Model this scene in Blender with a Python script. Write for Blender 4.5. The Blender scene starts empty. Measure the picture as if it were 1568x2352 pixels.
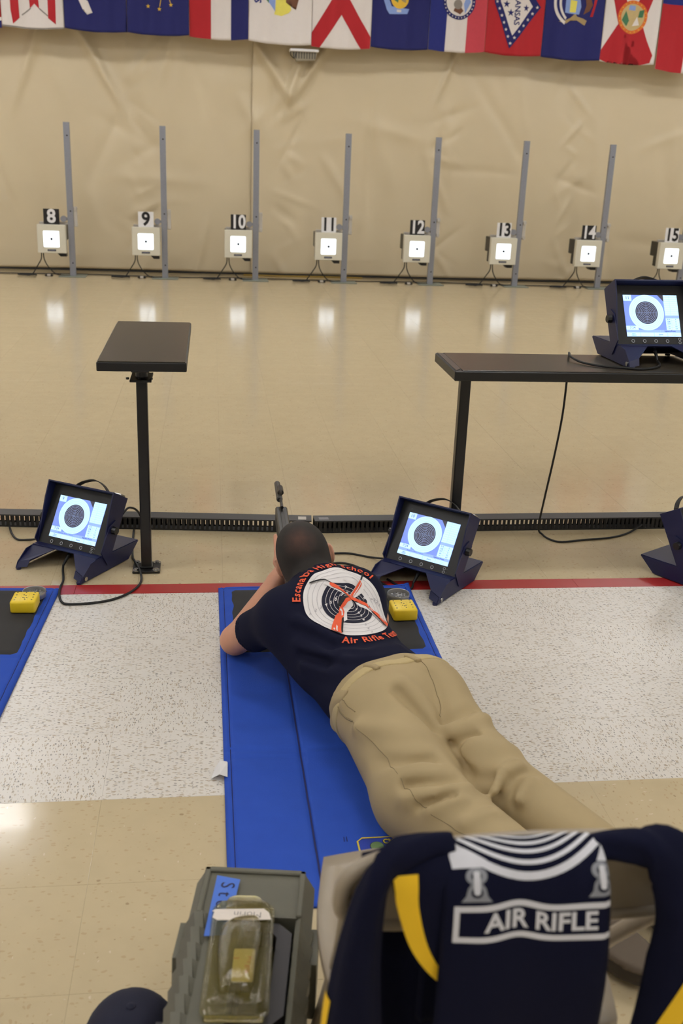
import bpy, bmesh, math, random
import numpy as np
from mathutils import Vector, Matrix
from mathutils.bvhtree import BVHTree

random.seed(7)
rng = np.random.RandomState(11)
scene = bpy.context.scene
COL = scene.collection
T = 0.3048                      # one floor tile (12 in)

# ------------------------------------------------------------------ camera
F_PX = 2372.17
CAM_LOC = Vector((0.2695, -3.3765, 1.5053))
PITCH, ROLL, YAW = 0.3389, 0.0395, 0.1314
fwd = Vector((math.sin(YAW) * math.cos(PITCH), math.cos(YAW) * math.cos(PITCH), -math.sin(PITCH)))
rt0 = Vector((math.cos(YAW), -math.sin(YAW), 0))
up0 = rt0.cross(fwd)
rt = rt0 * math.cos(ROLL) + up0 * math.sin(ROLL)
upv = -rt0 * math.sin(ROLL) + up0 * math.cos(ROLL)
cam_d = bpy.data.cameras.new('camera')
cam = bpy.data.objects.new('camera', cam_d)
COL.objects.link(cam)
cam.matrix_world = Matrix(((rt.x, upv.x, -fwd.x, CAM_LOC.x), (rt.y, upv.y, -fwd.y, CAM_LOC.y),
                           (rt.z, upv.z, -fwd.z, CAM_LOC.z), (0, 0, 0, 1)))
cam_d.sensor_fit = 'VERTICAL'
cam_d.sensor_height = 36.0
cam_d.lens = F_PX / 2352 * 36
cam_d.clip_start = 0.02
cam_d.dof.use_dof = True
cam_d.dof.focus_distance = 3.3
cam_d.dof.aperture_fstop = 5.6
scene.camera = cam

# ------------------------------------------------------------------ world, exposure
w = bpy.data.worlds.new('world')
scene.world = w
w.use_nodes = True
w.node_tree.nodes['Background'].inputs[0].default_value = (0.9, 0.92, 1.0, 1)
w.node_tree.nodes['Background'].inputs[1].default_value = 0.15
scene.view_settings.view_transform = 'Standard'
scene.view_settings.look = 'None'
scene.view_settings.gamma = 1.0
scene.view_settings.use_curve_mapping = False
scene.view_settings.exposure = 0.0
LIGHT_STRENGTH = 32.0           # ceiling tube panels

# ------------------------------------------------------------------ materials
def lin(c):
    return tuple(((v / 255) / 12.92 if v / 255 <= .04045 else ((v / 255 + .055) / 1.055) ** 2.4) for v in c[:3]) + (1,)

MATS = {}
def mat(name, col, rough=.5, metal=0, spec=.5, var=.08, vscale=30, bump=0, bscale=200, coat=0, emit=0, sheen=0, trans=0, alpha=1):
    if name in MATS: return MATS[name]
    m = bpy.data.materials.new(name); m.use_nodes = True
    nt = m.node_tree; b = nt.nodes['Principled BSDF']
    c = lin(col)
    b.inputs['Roughness'].default_value = rough
    b.inputs['Metallic'].default_value = metal
    b.inputs['Specular IOR Level'].default_value = spec
    b.inputs['Coat Weight'].default_value = coat
    b.inputs['Sheen Weight'].default_value = sheen
    b.inputs['Transmission Weight'].default_value = trans
    tc = nt.nodes.new('ShaderNodeTexCoord')
    n = nt.nodes.new('ShaderNodeTexNoise'); n.inputs['Scale'].default_value = vscale; n.inputs['Detail'].default_value = 4
    nt.links.new(tc.outputs['Object'], n.inputs['Vector'])
    mx = nt.nodes.new('ShaderNodeMix'); mx.data_type = 'RGBA'
    mx.inputs['A'].default_value = tuple(v * (1 - var) for v in c[:3]) + (1,)
    mx.inputs['B'].default_value = tuple(min(1, v * (1 + var)) for v in c[:3]) + (1,)
    nt.links.new(n.outputs['Fac'], mx.inputs['Factor'])
    nt.links.new(mx.outputs['Result'], b.inputs['Base Color'])
    if emit:
        b.inputs['Emission Color'].default_value = c
        b.inputs['Emission Strength'].default_value = emit
    if bump:
        n2 = nt.nodes.new('ShaderNodeTexNoise'); n2.inputs['Scale'].default_value = bscale; n2.inputs['Detail'].default_value = 3
        nt.links.new(tc.outputs['Object'], n2.inputs['Vector'])
        bp = nt.nodes.new('ShaderNodeBump'); bp.inputs['Strength'].default_value = bump; bp.inputs['Distance'].default_value = .01
        nt.links.new(n2.outputs['Fac'], bp.inputs['Height'])
        nt.links.new(bp.outputs['Normal'], b.inputs['Normal'])
    MATS[name] = m
    return m

def nd(nt, t, **kw):
    n = nt.nodes.new(t)
    for k, v in kw.items():
        if k in n.inputs: n.inputs[k].default_value = v
        else: setattr(n, k, v)
    return n

def tile_mat(name, base, dark, light, flecks, rough, fleck_amt, spec=.5):
    """vinyl composition tile: grain direction and tone change from tile to tile"""
    m = bpy.data.materials.new(name); m.use_nodes = True
    nt = m.node_tree; b = nt.nodes['Principled BSDF']; L = nt.links.new
    g = nd(nt, 'ShaderNodeNewGeometry')
    sc = nd(nt, 'ShaderNodeVectorMath', operation='SCALE'); sc.inputs['Scale'].default_value = 1 / T
    L(g.outputs['Position'], sc.inputs[0])
    fl = nd(nt, 'ShaderNodeVectorMath', operation='FLOOR'); L(sc.outputs[0], fl.inputs[0])
    wn = nd(nt, 'ShaderNodeTexWhiteNoise', noise_dimensions='2D'); L(fl.outputs[0], wn.inputs['Vector'])
    # per-tile quarter turn
    sep = nd(nt, 'ShaderNodeSeparateXYZ'); L(g.outputs['Position'], sep.inputs[0])
    sw = nd(nt, 'ShaderNodeCombineXYZ'); L(sep.outputs['Y'], sw.inputs['X']); L(sep.outputs['X'], sw.inputs['Y'])
    gt = nd(nt, 'ShaderNodeMath', operation='GREATER_THAN'); L(wn.outputs['Value'], gt.inputs[0]); gt.inputs[1].default_value = .55
    mv = nd(nt, 'ShaderNodeMix', data_type='VECTOR'); L(gt.outputs[0], mv.inputs['Factor'])
    L(g.outputs['Position'], mv.inputs[4]); L(sw.outputs[0], mv.inputs[5])
    dist = nd(nt, 'ShaderNodeTexNoise', Scale=55., Detail=2.); L(mv.outputs[1], dist.inputs['Vector'])
    dm = nd(nt, 'ShaderNodeVectorMath', operation='MULTIPLY_ADD')
    L(dist.outputs['Color'], dm.inputs[0]); dm.inputs[1].default_value = (.012, .012, 0); L(mv.outputs[1], dm.inputs[2])
    col = nd(nt, 'ShaderNodeMix', data_type='RGBA')
    big = nd(nt, 'ShaderNodeTexNoise', Scale=14., Detail=5.); L(g.outputs['Position'], big.inputs['Vector'])
    L(big.outputs['Fac'], col.inputs['Factor'])
    col.inputs['A'].default_value = tuple(v * .93 for v in lin(base)[:3]) + (1,)
    col.inputs['B'].default_value = tuple(v * 1.06 for v in lin(base)[:3]) + (1,)
    cur = col.outputs['Result']
    for sx, sy, thr, keep, c in flecks:
        mp = nd(nt, 'ShaderNodeVectorMath', operation='MULTIPLY'); mp.inputs[1].default_value = (sx, sy, 1)
        L(dm.outputs[0], mp.inputs[0])
        vo = nd(nt, 'ShaderNodeTexVoronoi', feature='F1', voronoi_dimensions='2D', Scale=1.); L(mp.outputs[0], vo.inputs['Vector'])
        sx_ = nd(nt, 'ShaderNodeSeparateColor'); L(vo.outputs['Color'], sx_.inputs[0])
        k = nd(nt, 'ShaderNodeMath', operation='LESS_THAN'); L(sx_.outputs[0], k.inputs[0]); k.inputs[1].default_value = keep
        th = nd(nt, 'ShaderNodeMath', operation='MULTIPLY'); L(sx_.outputs[1], th.inputs[0]); th.inputs[1].default_value = thr
        d = nd(nt, 'ShaderNodeMath', operation='LESS_THAN'); L(vo.outputs['Distance'], d.inputs[0]); L(th.outputs[0], d.inputs[1])
        mu = nd(nt, 'ShaderNodeMath', operation='MULTIPLY'); L(k.outputs[0], mu.inputs[0]); L(d.outputs[0], mu.inputs[1])
        mu2 = nd(nt, 'ShaderNodeMath', operation='MULTIPLY'); L(mu.outputs[0], mu2.inputs[0]); mu2.inputs[1].default_value = fleck_amt
        mx = nd(nt, 'ShaderNodeMix', data_type='RGBA'); L(mu2.outputs[0], mx.inputs['Factor']); L(cur, mx.inputs['A'])
        mx.inputs['B'].default_value = lin(c); cur = mx.outputs['Result']
    # tone per tile
    tv = nd(nt, 'ShaderNodeMapRange'); L(wn.outputs['Value'], tv.inputs[0]); tv.inputs[3].default_value = .986; tv.inputs[4].default_value = 1.012
    fin = nd(nt, 'ShaderNodeVectorMath', operation='SCALE'); L(cur, fin.inputs[0]); L(tv.outputs[0], fin.inputs['Scale'])
    L(fin.outputs[0], b.inputs['Base Color'])
    rn = nd(nt, 'ShaderNodeTexNoise', Scale=3., Detail=4.); L(g.outputs['Position'], rn.inputs['Vector'])
    rr = nd(nt, 'ShaderNodeMapRange'); L(rn.outputs['Fac'], rr.inputs[0]); rr.inputs[3].default_value = rough * .8; rr.inputs[4].default_value = rough * 1.25
    L(rr.outputs[0], b.inputs['Roughness'])
    b.inputs['Specular IOR Level'].default_value = spec
    bn = nd(nt, 'ShaderNodeTexNoise', Scale=9., Detail=2.); L(g.outputs['Position'], bn.inputs['Vector'])
    bp = nd(nt, 'ShaderNodeBump', Strength=.06, Distance=.01); L(bn.outputs['Fac'], bp.inputs['Height']); L(bp.outputs['Normal'], b.inputs['Normal'])
    MATS[name] = m
    return m

TAN = tile_mat('tan_tile', (193, 176, 142), None, None,
               [(110, 60, .34, .35, (176, 150, 114)), (45, 110, .22, .035, (222, 208, 184)), (40, 30, .16, .06, (128, 100, 70))], .13, .5)
WHITE = tile_mat('white_tile', (214, 208, 198), None, None,
                 [(75, 190, .5, .42, (184, 170, 148)), (95, 240, .42, .30, (112, 106, 98)), (62, 165, .38, .22, (160, 140, 112))], .3, .8)
RED = mat('red_vinyl', (164, 42, 40), .3, var=.05)
GROUT = mat('subfloor', (140, 124, 98), .8)
NAVYB = mat('navy_powder_coat', (17, 23, 66), .45, var=.05, bump=.15, bscale=600)
BLACKP = mat('black_plastic', (22, 22, 23), .38, var=.1)
BLACKM = mat('black_metal', (17, 16, 16), .32, var=.15)
DUCT = mat('dark_grey_duct', (50, 50, 51), .45, var=.08)
DUCTF = mat('black_duct_wall', (24, 24, 24), .5, var=.08)
RUBBER = mat('black_rubber', (20, 20, 20), .6)
STEEL = mat('steel', (180, 180, 178), .25, metal=1)
ALU = mat('galvanised_post', (150, 153, 163), .32, metal=.55, var=.1, vscale=60)
CLEARP = mat('frosted_plastic', (188, 182, 172), .3)
CREAM = mat('cream_paint', (214, 209, 190), .35, var=.03)
WLAM = mat('white_sign', (228, 226, 226), .4)
BLAM = mat('black_sign', (20, 18, 22), .4)
LITE = mat('lit_target_face', (236, 246, 255), .5, emit=1.25, var=0)
BOARD = mat('dark_laminate', (66, 60, 50), .26, var=.2, vscale=18, bump=.05, bscale=120)
BOARDE = mat('black_edge', (18, 17, 16), .4)
MATBLUE = mat('blue_canvas', (42, 80, 180), .75, var=.07, vscale=25, bump=.25, bscale=700, spec=.25)
MATDARK = mat('blue_binding', (34, 60, 160), .7, var=.06)
THREAD = mat('dark_blue_thread', (18, 26, 84), .8)
PADBLK = mat('black_rubber_pad', (36, 35, 35), .75, var=.12, vscale=40, bump=.2, bscale=900)
YELLOW = mat('yellow_plastic', (236, 203, 36), .4, var=.04)
TIN = mat('tin', (176, 174, 168), .38, metal=.6)
LEAD = mat('lead_pellet', (170, 170, 172), .28, metal=.7)
def screen_mat(name, col, e): return mat(name, col, .3, emit=e, var=0)
SC_W = screen_mat('screen_pale', (190, 226, 255), .85)
SC_B = screen_mat('screen_blue', (120, 145, 226), .75)
SC_B2 = screen_mat('screen_bar_blue', (142, 172, 240), .8)
SC_K = screen_mat('screen_dark', (62, 60, 74), .5)
SC_R = screen_mat('screen_ring', (122, 138, 176), .7)
SC_T = screen_mat('screen_text', (52, 66, 130), .5)
SC_L = screen_mat('screen_line', (150, 190, 236), .8)

# ------------------------------------------------------------------ object helpers
def tag(o, label=None, cat=None, group=None, kind=None):
    if label: o['label'] = label
    if cat: o['category'] = cat
    if group: o['group'] = group
    if kind: o['kind'] = kind
    return o

def link(o, parent=None):
    COL.objects.link(o)
    if parent is not None: o.parent = parent
    return o

def thing(name, label, cat, loc=(0, 0, 0), rz=0, group=None):
    o = bpy.data.objects.new(name, None)
    o.empty_display_size = .05
    link(o); o.location = loc; o.rotation_euler = (0, 0, rz)
    return tag(o, label, cat, group)

def obj(name, verts, faces, m, parent=None, smooth=False):
    me = bpy.data.meshes.new(name)
    me.from_pydata([tuple(map(float, v)) for v in verts], [], [tuple(map(int, f)) for f in faces])
    me.update()
    me.materials.append(m)
    if smooth: me.polygons.foreach_set('use_smooth', [True] * len(me.polygons))
    o = bpy.data.objects.new(name, me)
    return link(o, parent)

class MB:
    """collects shapes into one mesh"""
    def __init__(s): s.bm = bmesh.new(); s.sm = False
    def box(s, x0, x1, y0, y1, z0, z1, bev=0, seg=1, mtx=None):
        r = bmesh.ops.create_cube(s.bm, size=1)
        vs = r['verts']
        for v in vs:
            v.co = Vector(((x0 + x1) / 2 + v.co.x * (x1 - x0), (y0 + y1) / 2 + v.co.y * (y1 - y0), (z0 + z1) / 2 + v.co.z * (z1 - z0)))
        if bev:
            es = list({e for v in vs for e in v.link_edges})
            r = bmesh.ops.bevel(s.bm, geom=es, offset=bev, segments=seg, profile=.5, affect='EDGES')
            vs = list({v for f in r['faces'] for v in f.verts} | {v for v in vs if v.is_valid})
        if mtx is not None:
            for v in vs: v.co = mtx @ v.co
        return s
    def prism(s, pts, axis, a, b, mtx=None):
        """pts: 2D polygon in the plane across axis ('x','y','z'), extruded from a to b"""
        def P(p, t):
            v = {'x': (t, p[0], p[1]), 'y': (p[0], t, p[1]), 'z': (p[0], p[1], t)}[axis]
            return (mtx @ Vector(v)) if mtx is not None else Vector(v)
        A = [s.bm.verts.new(P(p, a)) for p in pts]; B = [s.bm.verts.new(P(p, b)) for p in pts]
        n = len(pts)
        fs = [s.bm.faces.new(A[::-1]), s.bm.faces.new(B)]
        for i in range(n): fs.append(s.bm.faces.new((A[i], A[(i + 1) % n], B[(i + 1) % n], B[i])))
        bmesh.ops.recalc_face_normals(s.bm, faces=fs)
        return s
    def cyl(s, p0, p1, r0, r1=None, n=16, cap=True):
        p0, p1 = Vector(p0), Vector(p1); r1 = r0 if r1 is None else r1
        d = (p1 - p0).normalized()
        a = d.orthogonal().normalized(); b = d.cross(a)
        A = [s.bm.verts.new(p0 + (a * math.cos(t) + b * math.sin(t)) * r0) for t in [2 * math.pi * i / n for i in range(n)]]
        B = [s.bm.verts.new(p1 + (a * math.cos(t) + b * math.sin(t)) * r1) for t in [2 * math.pi * i / n for i in range(n)]]
        for i in range(n): s.bm.faces.new((A[i], A[(i + 1) % n], B[(i + 1) % n], B[i]))
        if cap: s.bm.faces.new(A[::-1]); s.bm.faces.new(B)
        return s
    def tube(s, pts, r, n=8, sub=6, flat=None):
        pts = smooth_path(pts, sub)
        fr = None; rings = []
        for i, p in enumerate(pts):
            d = (pts[min(i + 1, len(pts) - 1)] - pts[max(i - 1, 0)]).normalized()
            if fr is None: a = d.orthogonal().normalized()
            else: a = (fr - d * fr.dot(d)).normalized()
            fr = a; b = d.cross(a)
            rr = r(i / (len(pts) - 1)) if callable(r) else r
            rings.append([s.bm.verts.new(p + (a * math.cos(2 * math.pi * k / n) + b * math.sin(2 * math.pi * k / n) * (flat or 1)) * rr) for k in range(n)])
        for A, B in zip(rings, rings[1:]):
            for k in range(n): s.bm.faces.new((A[k], A[(k + 1) % n], B[(k + 1) % n], B[k]))
        s.bm.faces.new(rings[0][::-1]); s.bm.faces.new(rings[-1])
        return s
    def lathe(s, prof, n=32, c=(0, 0, 0), closed=False):
        rings = [[s.bm.verts.new((c[0] + r * math.cos(2 * math.pi * k / n), c[1] + r * math.sin(2 * math.pi * k / n), c[2] + z)) for k in range(n)] for r, z in prof]
        for A, B in zip(rings, rings[1:]):
            for k in range(n): s.bm.faces.new((A[k], A[(k + 1) % n], B[(k + 1) % n], B[k]))
        if not closed:
            s.bm.faces.new(rings[0][::-1]); s.bm.faces.new(rings[-1])
        return s
    def quad(s, *p):
        s.bm.faces.new([s.bm.verts.new(Vector(q)) for q in p]); return s
    def plate(s, pts, th):
        """3D planar polygon thickened along its normal"""
        pts = [Vector(p) for p in pts]
        nrm = (pts[1] - pts[0]).cross(pts[2] - pts[0]).normalized() * th
        A = [s.bm.verts.new(p) for p in pts]; B = [s.bm.verts.new(p + nrm) for p in pts]; n = len(pts)
        fs = [s.bm.faces.new(A[::-1]), s.bm.faces.new(B)]
        for i in range(n): fs.append(s.bm.faces.new((A[i], A[(i + 1) % n], B[(i + 1) % n], B[i])))
        bmesh.ops.recalc_face_normals(s.bm, faces=fs)
        return s
    def build(s, name, m, parent=None, smooth=False, mtx=None):
        if mtx is not None: bmesh.ops.transform(s.bm, matrix=mtx, verts=s.bm.verts)
        me = bpy.data.meshes.new(name); s.bm.to_mesh(me); s.bm.free()
        me.materials.append(m)
        if smooth:
            me.polygons.foreach_set('use_smooth', [True] * len(me.polygons))
            try: me.set_sharp_from_angle(angle=math.radians(40))
            except Exception: pass
        o = bpy.data.objects.new(name, me)
        return link(o, parent)

def smooth_path(pts, sub=6):
    pts = [Vector(p) for p in pts]
    if sub <= 1 or len(pts) < 3: return pts
    out = []
    for i in range(len(pts) - 1):
        p0 = pts[max(i - 1, 0)]; p1 = pts[i]; p2 = pts[i + 1]; p3 = pts[min(i + 2, len(pts) - 1)]
        for k in range(sub):
            t = k / sub
            out.append(.5 * ((2 * p1) + (p2 - p0) * t + (2 * p0 - 5 * p1 + 4 * p2 - p3) * t * t + (3 * p1 - p0 - 3 * p2 + p3) * t ** 3))
    out.append(pts[-1]); return out

def copy_tree(o, parent=None):
    c = o.copy(); COL.objects.link(c); c.parent = parent
    for ch in [x for x in bpy.data.objects if x.parent == o]: copy_tree(ch, c)
    return c

# flat graphics laid on a surface: 2D mesh -> cut on a grid -> mapped by a function
def text2d(s, size, bold=0, res=3, align='CENTER'):
    cu = bpy.data.curves.new('t', 'FONT'); cu.body = s; cu.size = size; cu.offset = bold; cu.resolution_u = res
    cu.align_x = align; cu.align_y = 'CENTER'
    ob = bpy.data.objects.new('t', cu); COL.objects.link(ob)
    dg = bpy.context.evaluated_depsgraph_get(); ev = ob.evaluated_get(dg); me = ev.to_mesh()
    V = [(v.co.x, v.co.y) for v in me.vertices]; Fc = [tuple(p.vertices) for p in me.polygons]
    ev.to_mesh_clear(); bpy.data.objects.remove(ob); bpy.data.curves.remove(cu)
    return V, Fc
def xf2d(g, dx=0, dy=0, rot=0, sx=1, sy=1):
    V, Fc = g; c, s = math.cos(rot), math.sin(rot)
    return [(x * sx * c - y * sy * s + dx, x * sx * s + y * sy * c + dy) for x, y in V], Fc
def poly2d(pts): return list(pts), [tuple(range(len(pts)))]
def disc2d(cx, cy, r, n=40, ry=None): return poly2d([(cx + r * math.cos(2 * math.pi * i / n), cy + (ry or r) * math.sin(2 * math.pi * i / n)) for i in range(n)])
def ring2d(cx, cy, r0, r1, n=48, a0=0, a1=2 * math.pi, k=1):
    V = []; Fc = []; full = abs(a1 - a0 - 2 * math.pi) < 1e-6
    for i in range(n + (0 if full else 1)):
        t = a0 + (a1 - a0) * i / n
        V += [(cx + r0 * math.cos(t), cy + k * r0 * math.sin(t)), (cx + r1 * math.cos(t), cy + k * r1 * math.sin(t))]
    m = len(V) // 2
    for i in range(n):
        j = (i + 1) % m; Fc.append((2 * i, 2 * i + 1, 2 * j + 1, 2 * j))
    return V, Fc
def star2d(cx, cy, r, rot=0, n=5, q=.4): return poly2d([(cx + (r if i % 2 == 0 else r * q) * math.sin(rot + math.pi * i / n), cy + (r if i % 2 == 0 else r * q) * math.cos(rot + math.pi * i / n)) for i in range(2 * n)])
def line2d(pts, wd):
    V = []; Fc = []
    for i, p in enumerate(pts):
        a = pts[max(i - 1, 0)]; b = pts[min(i + 1, len(pts) - 1)]
        dx, dy = b[0] - a[0], b[1] - a[1]; l = math.hypot(dx, dy) or 1
        h = (wd(i / (len(pts) - 1)) if callable(wd) else wd) / 2
        V += [(p[0] - dy / l * h, p[1] + dx / l * h), (p[0] + dy / l * h, p[1] - dx / l * h)]
    for i in range(len(pts) - 1): Fc.append((2 * i, 2 * i + 1, 2 * i + 3, 2 * i + 2))
    return V, Fc
def decal(name, shapes, mapf, m, parent, cell=.03, smooth=True):
    bm = bmesh.new()
    for V, Fc in shapes:
        vs = [bm.verts.new((x, y, 0)) for x, y in V]
        for f in Fc:
            try: bm.faces.new([vs[i] for i in f])
            except ValueError: pass
    bmesh.ops.triangulate(bm, faces=bm.faces[:])
    if cell and bm.verts:
        xs = [v.co.x for v in bm.verts]; ys = [v.co.y for v in bm.verts]
        for lo, hi, ax in ((min(xs), max(xs), (1, 0, 0)), (min(ys), max(ys), (0, 1, 0))):
            k = math.floor(lo / cell) + 1
            while k * cell < hi:
                bmesh.ops.bisect_plane(bm, geom=bm.verts[:] + bm.edges[:] + bm.faces[:], plane_co=Vector(ax) * k * cell, plane_no=ax, dist=1e-6)
                k += 1
    bad = []
    for v in bm.verts:
        p = mapf(v.co.x, v.co.y)
        if p is None: bad.append(v)
        else: v.co = p
    if bad: bmesh.ops.delete(bm, geom=bad, context='VERTS')
    me = bpy.data.meshes.new(name); bm.to_mesh(me); bm.free(); me.materials.append(m)
    if smooth: me.polygons.foreach_set('use_smooth', [True] * len(me.polygons))
    return link(bpy.data.objects.new(name, me), parent)

# ------------------------------------------------------------------ implicit surfaces (body, clothes)
def smin(a, b, k):
    h = np.maximum(k - np.abs(a - b), 0) / k
    return np.minimum(a, b) - h * h * k * .25
def sd_cone(P, a, b, ra, rb):
    a = np.array(a, np.float32); ba = np.array(b, np.float32) - a
    t = np.clip(((P - a) @ ba) / max(float(ba @ ba), 1e-9), 0, 1)
    return np.linalg.norm(P - a - t[:, None] * ba, axis=1) - (ra + (rb - ra) * t)
def sd_ell(P, c, r, R=None):
    q = P - np.array(c, np.float32)
    if R is not None: q = q @ np.array(R, np.float32).T
    r = np.array(r, np.float32)
    k0 = np.linalg.norm(q / r, axis=1); k1 = np.linalg.norm(q / (r * r), axis=1) + 1e-9
    return k0 * (k0 - 1) / k1
def surface(f, lo, hi, h, coarse=4):
    lo = np.array(lo, np.float32); hi = np.array(hi, np.float32)
    n = (np.ceil((hi - lo) / (h * coarse)).astype(int) + 1) * coarse
    cn = n // coarse
    ax = [lo[i] + (np.arange(cn[i]) + .5) * h * coarse - h * .5 for i in range(3)]
    G = np.stack(np.meshgrid(*ax, indexing='ij'), -1).reshape(-1, 3).astype(np.float32)
    Fc = f(G).reshape(cn)
    Fv = np.repeat(np.repeat(np.repeat(Fc, coarse, 0), coarse, 1), coarse, 2)
    near = np.abs(Fv) < h * coarse * 1.9
    idx = np.argwhere(near)
    Fv[near] = f((lo + idx * h).astype(np.float32))
    ins = Fv < 0
    c = [slice(0, -1), slice(1, None)]
    acc = np.zeros(tuple(np.array(Fv.shape) - 1) + (3,), np.float32); cnt = np.zeros(tuple(np.array(Fv.shape) - 1), np.float32)
    for axis in range(3):
        oth = [a for a in range(3) if a != axis]
        for i in (0, 1):
            for j in (0, 1):
                s0 = [None] * 3; s1 = [None] * 3
                s0[axis] = c[0]; s1[axis] = c[1]
                s0[oth[0]] = s1[oth[0]] = c[i]; s0[oth[1]] = s1[oth[1]] = c[j]
                A = Fv[tuple(s0)]; B = Fv[tuple(s1)]
                x = (A < 0) != (B < 0)
                t = np.where(x, A / np.where(x, A - B, 1), 0)
                off = np.zeros(acc.shape, np.float32)
                off[..., axis] = t; off[..., oth[0]] = i; off[..., oth[1]] = j
                acc += off * x[..., None]; cnt += x
    m = cnt > 0
    vid = np.full(m.shape, -1, int); vid[m] = np.arange(m.sum())
    cells = np.argwhere(m)
    V = lo + (cells + acc[m] / cnt[m][:, None]) * h
    Q = []
    for axis in range(3):
        oth = [a for a in range(3) if a != axis]
        if axis == 1: oth = oth[::-1]
        s0 = [slice(None)] * 3; s1 = [slice(None)] * 3
        s0[axis] = c[0]; s1[axis] = c[1]
        x = ins[tuple(s0)] != ins[tuple(s1)]
        e = np.argwhere(x)
        e = e[(e[:, oth[0]] > 0) & (e[:, oth[1]] > 0)]
        e = e[(e[:, 0] < m.shape[0]) & (e[:, 1] < m.shape[1]) & (e[:, 2] < m.shape[2])]
        fl = ins[tuple(s0)][tuple(e.T)]
        def at(d0, d1):
            q = e.copy(); q[:, oth[0]] -= d0; q[:, oth[1]] -= d1; return vid[tuple(q.T)]
        q = np.stack([at(1, 1), at(0, 1), at(0, 0), at(1, 0)], 1)
        q[~fl] = q[~fl][:, ::-1]
        Q.append(q[(q >= 0).all(1)])
    return V, np.concatenate(Q)
def relax(V, Q, it=2, lam=.5):
    e = np.concatenate([Q[:, [0, 1]], Q[:, [1, 2]], Q[:, [2, 3]], Q[:, [3, 0]]])
    e = np.concatenate([e, e[:, ::-1]])
    deg = np.bincount(e[:, 0], minlength=len(V)).astype(np.float64)[:, None]
    for _ in range(it):
        s = np.stack([np.bincount(e[:, 0], weights=V[e[:, 1], k], minlength=len(V)) for k in range(3)], 1)
        V = V + lam * (s / np.maximum(deg, 1) - V)
    return V
# ================================================================== setting
XL, XR, YB, YF, ZC = -6.0, 9.5, -7.0, 10.0, 4.3
floor = MB().box(XL, XR, YB, YF, -.12, -.0035).build('floor', GROUT); tag(floor, kind='structure')

Y0 = .010                       # white tiles end / red strip begins
Y1 = Y0 + .082                  # red strip ends
def tile_mesh(name, m, w_=T, d_=T, g=.00015):
    v = []; c = .0005
    for z, i in ((-.0035, g), (-.0003, g), (0, g + c)):
        v += [(i, i, z), (w_ - i, i, z), (w_ - i, d_ - i, z), (i, d_ - i, z)]
    f = [(8, 9, 10, 11)]
    for a in (0, 4):
        for k in range(4): f.append((a + k, a + (k + 1) % 4, a + 4 + (k + 1) % 4, a + 4 + k))
    me = bpy.data.meshes.new(name); me.from_pydata(v, [], f); me.materials.append(m); return me
tm_tan = tile_mesh('tan_tile', TAN); tm_white = tile_mesh('white_tile', WHITE)
cells = []
iy_far = int((YF - .02 - Y1) / T)
for ix in range(int(math.floor(XL / T)) + 1, int(XR / T) - 1):
    for k in range(-22, iy_far):
        y = Y0 + k * T if k < 0 else Y1 + k * T
        white = -4 <= k <= -1
        # in view: widens with distance from the camera
        d = y + T / 2 - CAM_LOC.y
        cx = ix * T + T / 2 - (CAM_LOC.x + d * math.tan(YAW))
        seen = abs(cx) < .36 * d + .25 and y > -2.75
        cells.append((not seen, d, ix * T, y, white))
cells.sort()
rest = {True: ([], []), False: ([], [])}
for n, (ns, d, x, y, white) in enumerate(cells):
    if n < 300 and not ns:
        o = bpy.data.objects.new('floor_tile', tm_white if white else tm_tan)
        link(o, floor); o.location = (x, y, 0)
    else:
        V, Fc = rest[white]; b0 = len(V)
        me = tm_white if white else tm_tan
        V += [(v.co.x + x, v.co.y + y, v.co.z) for v in me.vertices]
        Fc += [tuple(i + b0 for i in p.vertices) for p in me.polygons]
tag(obj('distant_floor_tiles', *rest[False], TAN, floor), kind='stuff')
if rest[True][0]: tag(obj('side_floor_tiles', *rest[True], WHITE, floor), kind='stuff')
x = -5.7
while x < 9:                    # red line in lengths of vinyl strip
    o = MB().box(x + .0004, x + 3 * T - .0004, Y0 + .0006, Y1 - .0006, -.0035, .0002, .0008).build('red_line_strip', RED, floor)
    x += 3 * T

WALL = mat('cream_wall', (220, 218, 214), .7, var=.03, vscale=6)
CEIL = mat('white_ceiling', (228, 228, 228), .8, var=.03, vscale=8)
for nm, b in (('wall_front', (XL - .1, XR + .1, YF, YF + .1, -.12, ZC)), ('wall_back', (XL - .1, XR + .1, YB - .1, YB, -.12, ZC)),
              ('wall_left', (XL - .1, XL, YB, YF, -.12, ZC)), ('wall_right', (XR, XR + .1, YB, YF, -.12, ZC))):
    tag(MB().box(*b).build(nm, WALL), kind='structure')
tag(MB().box(XL - .1, XR + .1, YB - .1, YF + .1, ZC, ZC + .1).build('ceiling', CEIL), kind='structure')

# ceiling lights: 4 ft fluorescent troffers
TUBE = mat('fluorescent_diffuser', (246, 247, 250), .5, emit=LIGHT_STRENGTH, var=0)
proto = None
spots = [(x, y) for y in (-4.6, -.6, 4.7, 7.0) for x in ((-4.6, -2.0, 1.5, 6.3, 8.5) if y == 4.7 else (-4.6, -2.0, 1.5, 5.0, 7.8))]
for i, (x, y) in enumerate(spots):
    if proto is None:
        t = thing('ceiling_light', 'long fluorescent ceiling light', 'ceiling light', (x, y, ZC), 0, 'fluorescent ceiling lights')
        m = MB(); m.box(-.66, .66, -.17, .17, -.09, -.02, .01); m.build('housing', WLAM, t)
        m = MB(); m.box(-.62, .62, -.14, .14, -.1, -.0905, .003); m.build('diffuser', TUBE, t)
        proto = t
    else:
        c = copy_tree(proto); c.location = (x, y, ZC)

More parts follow.
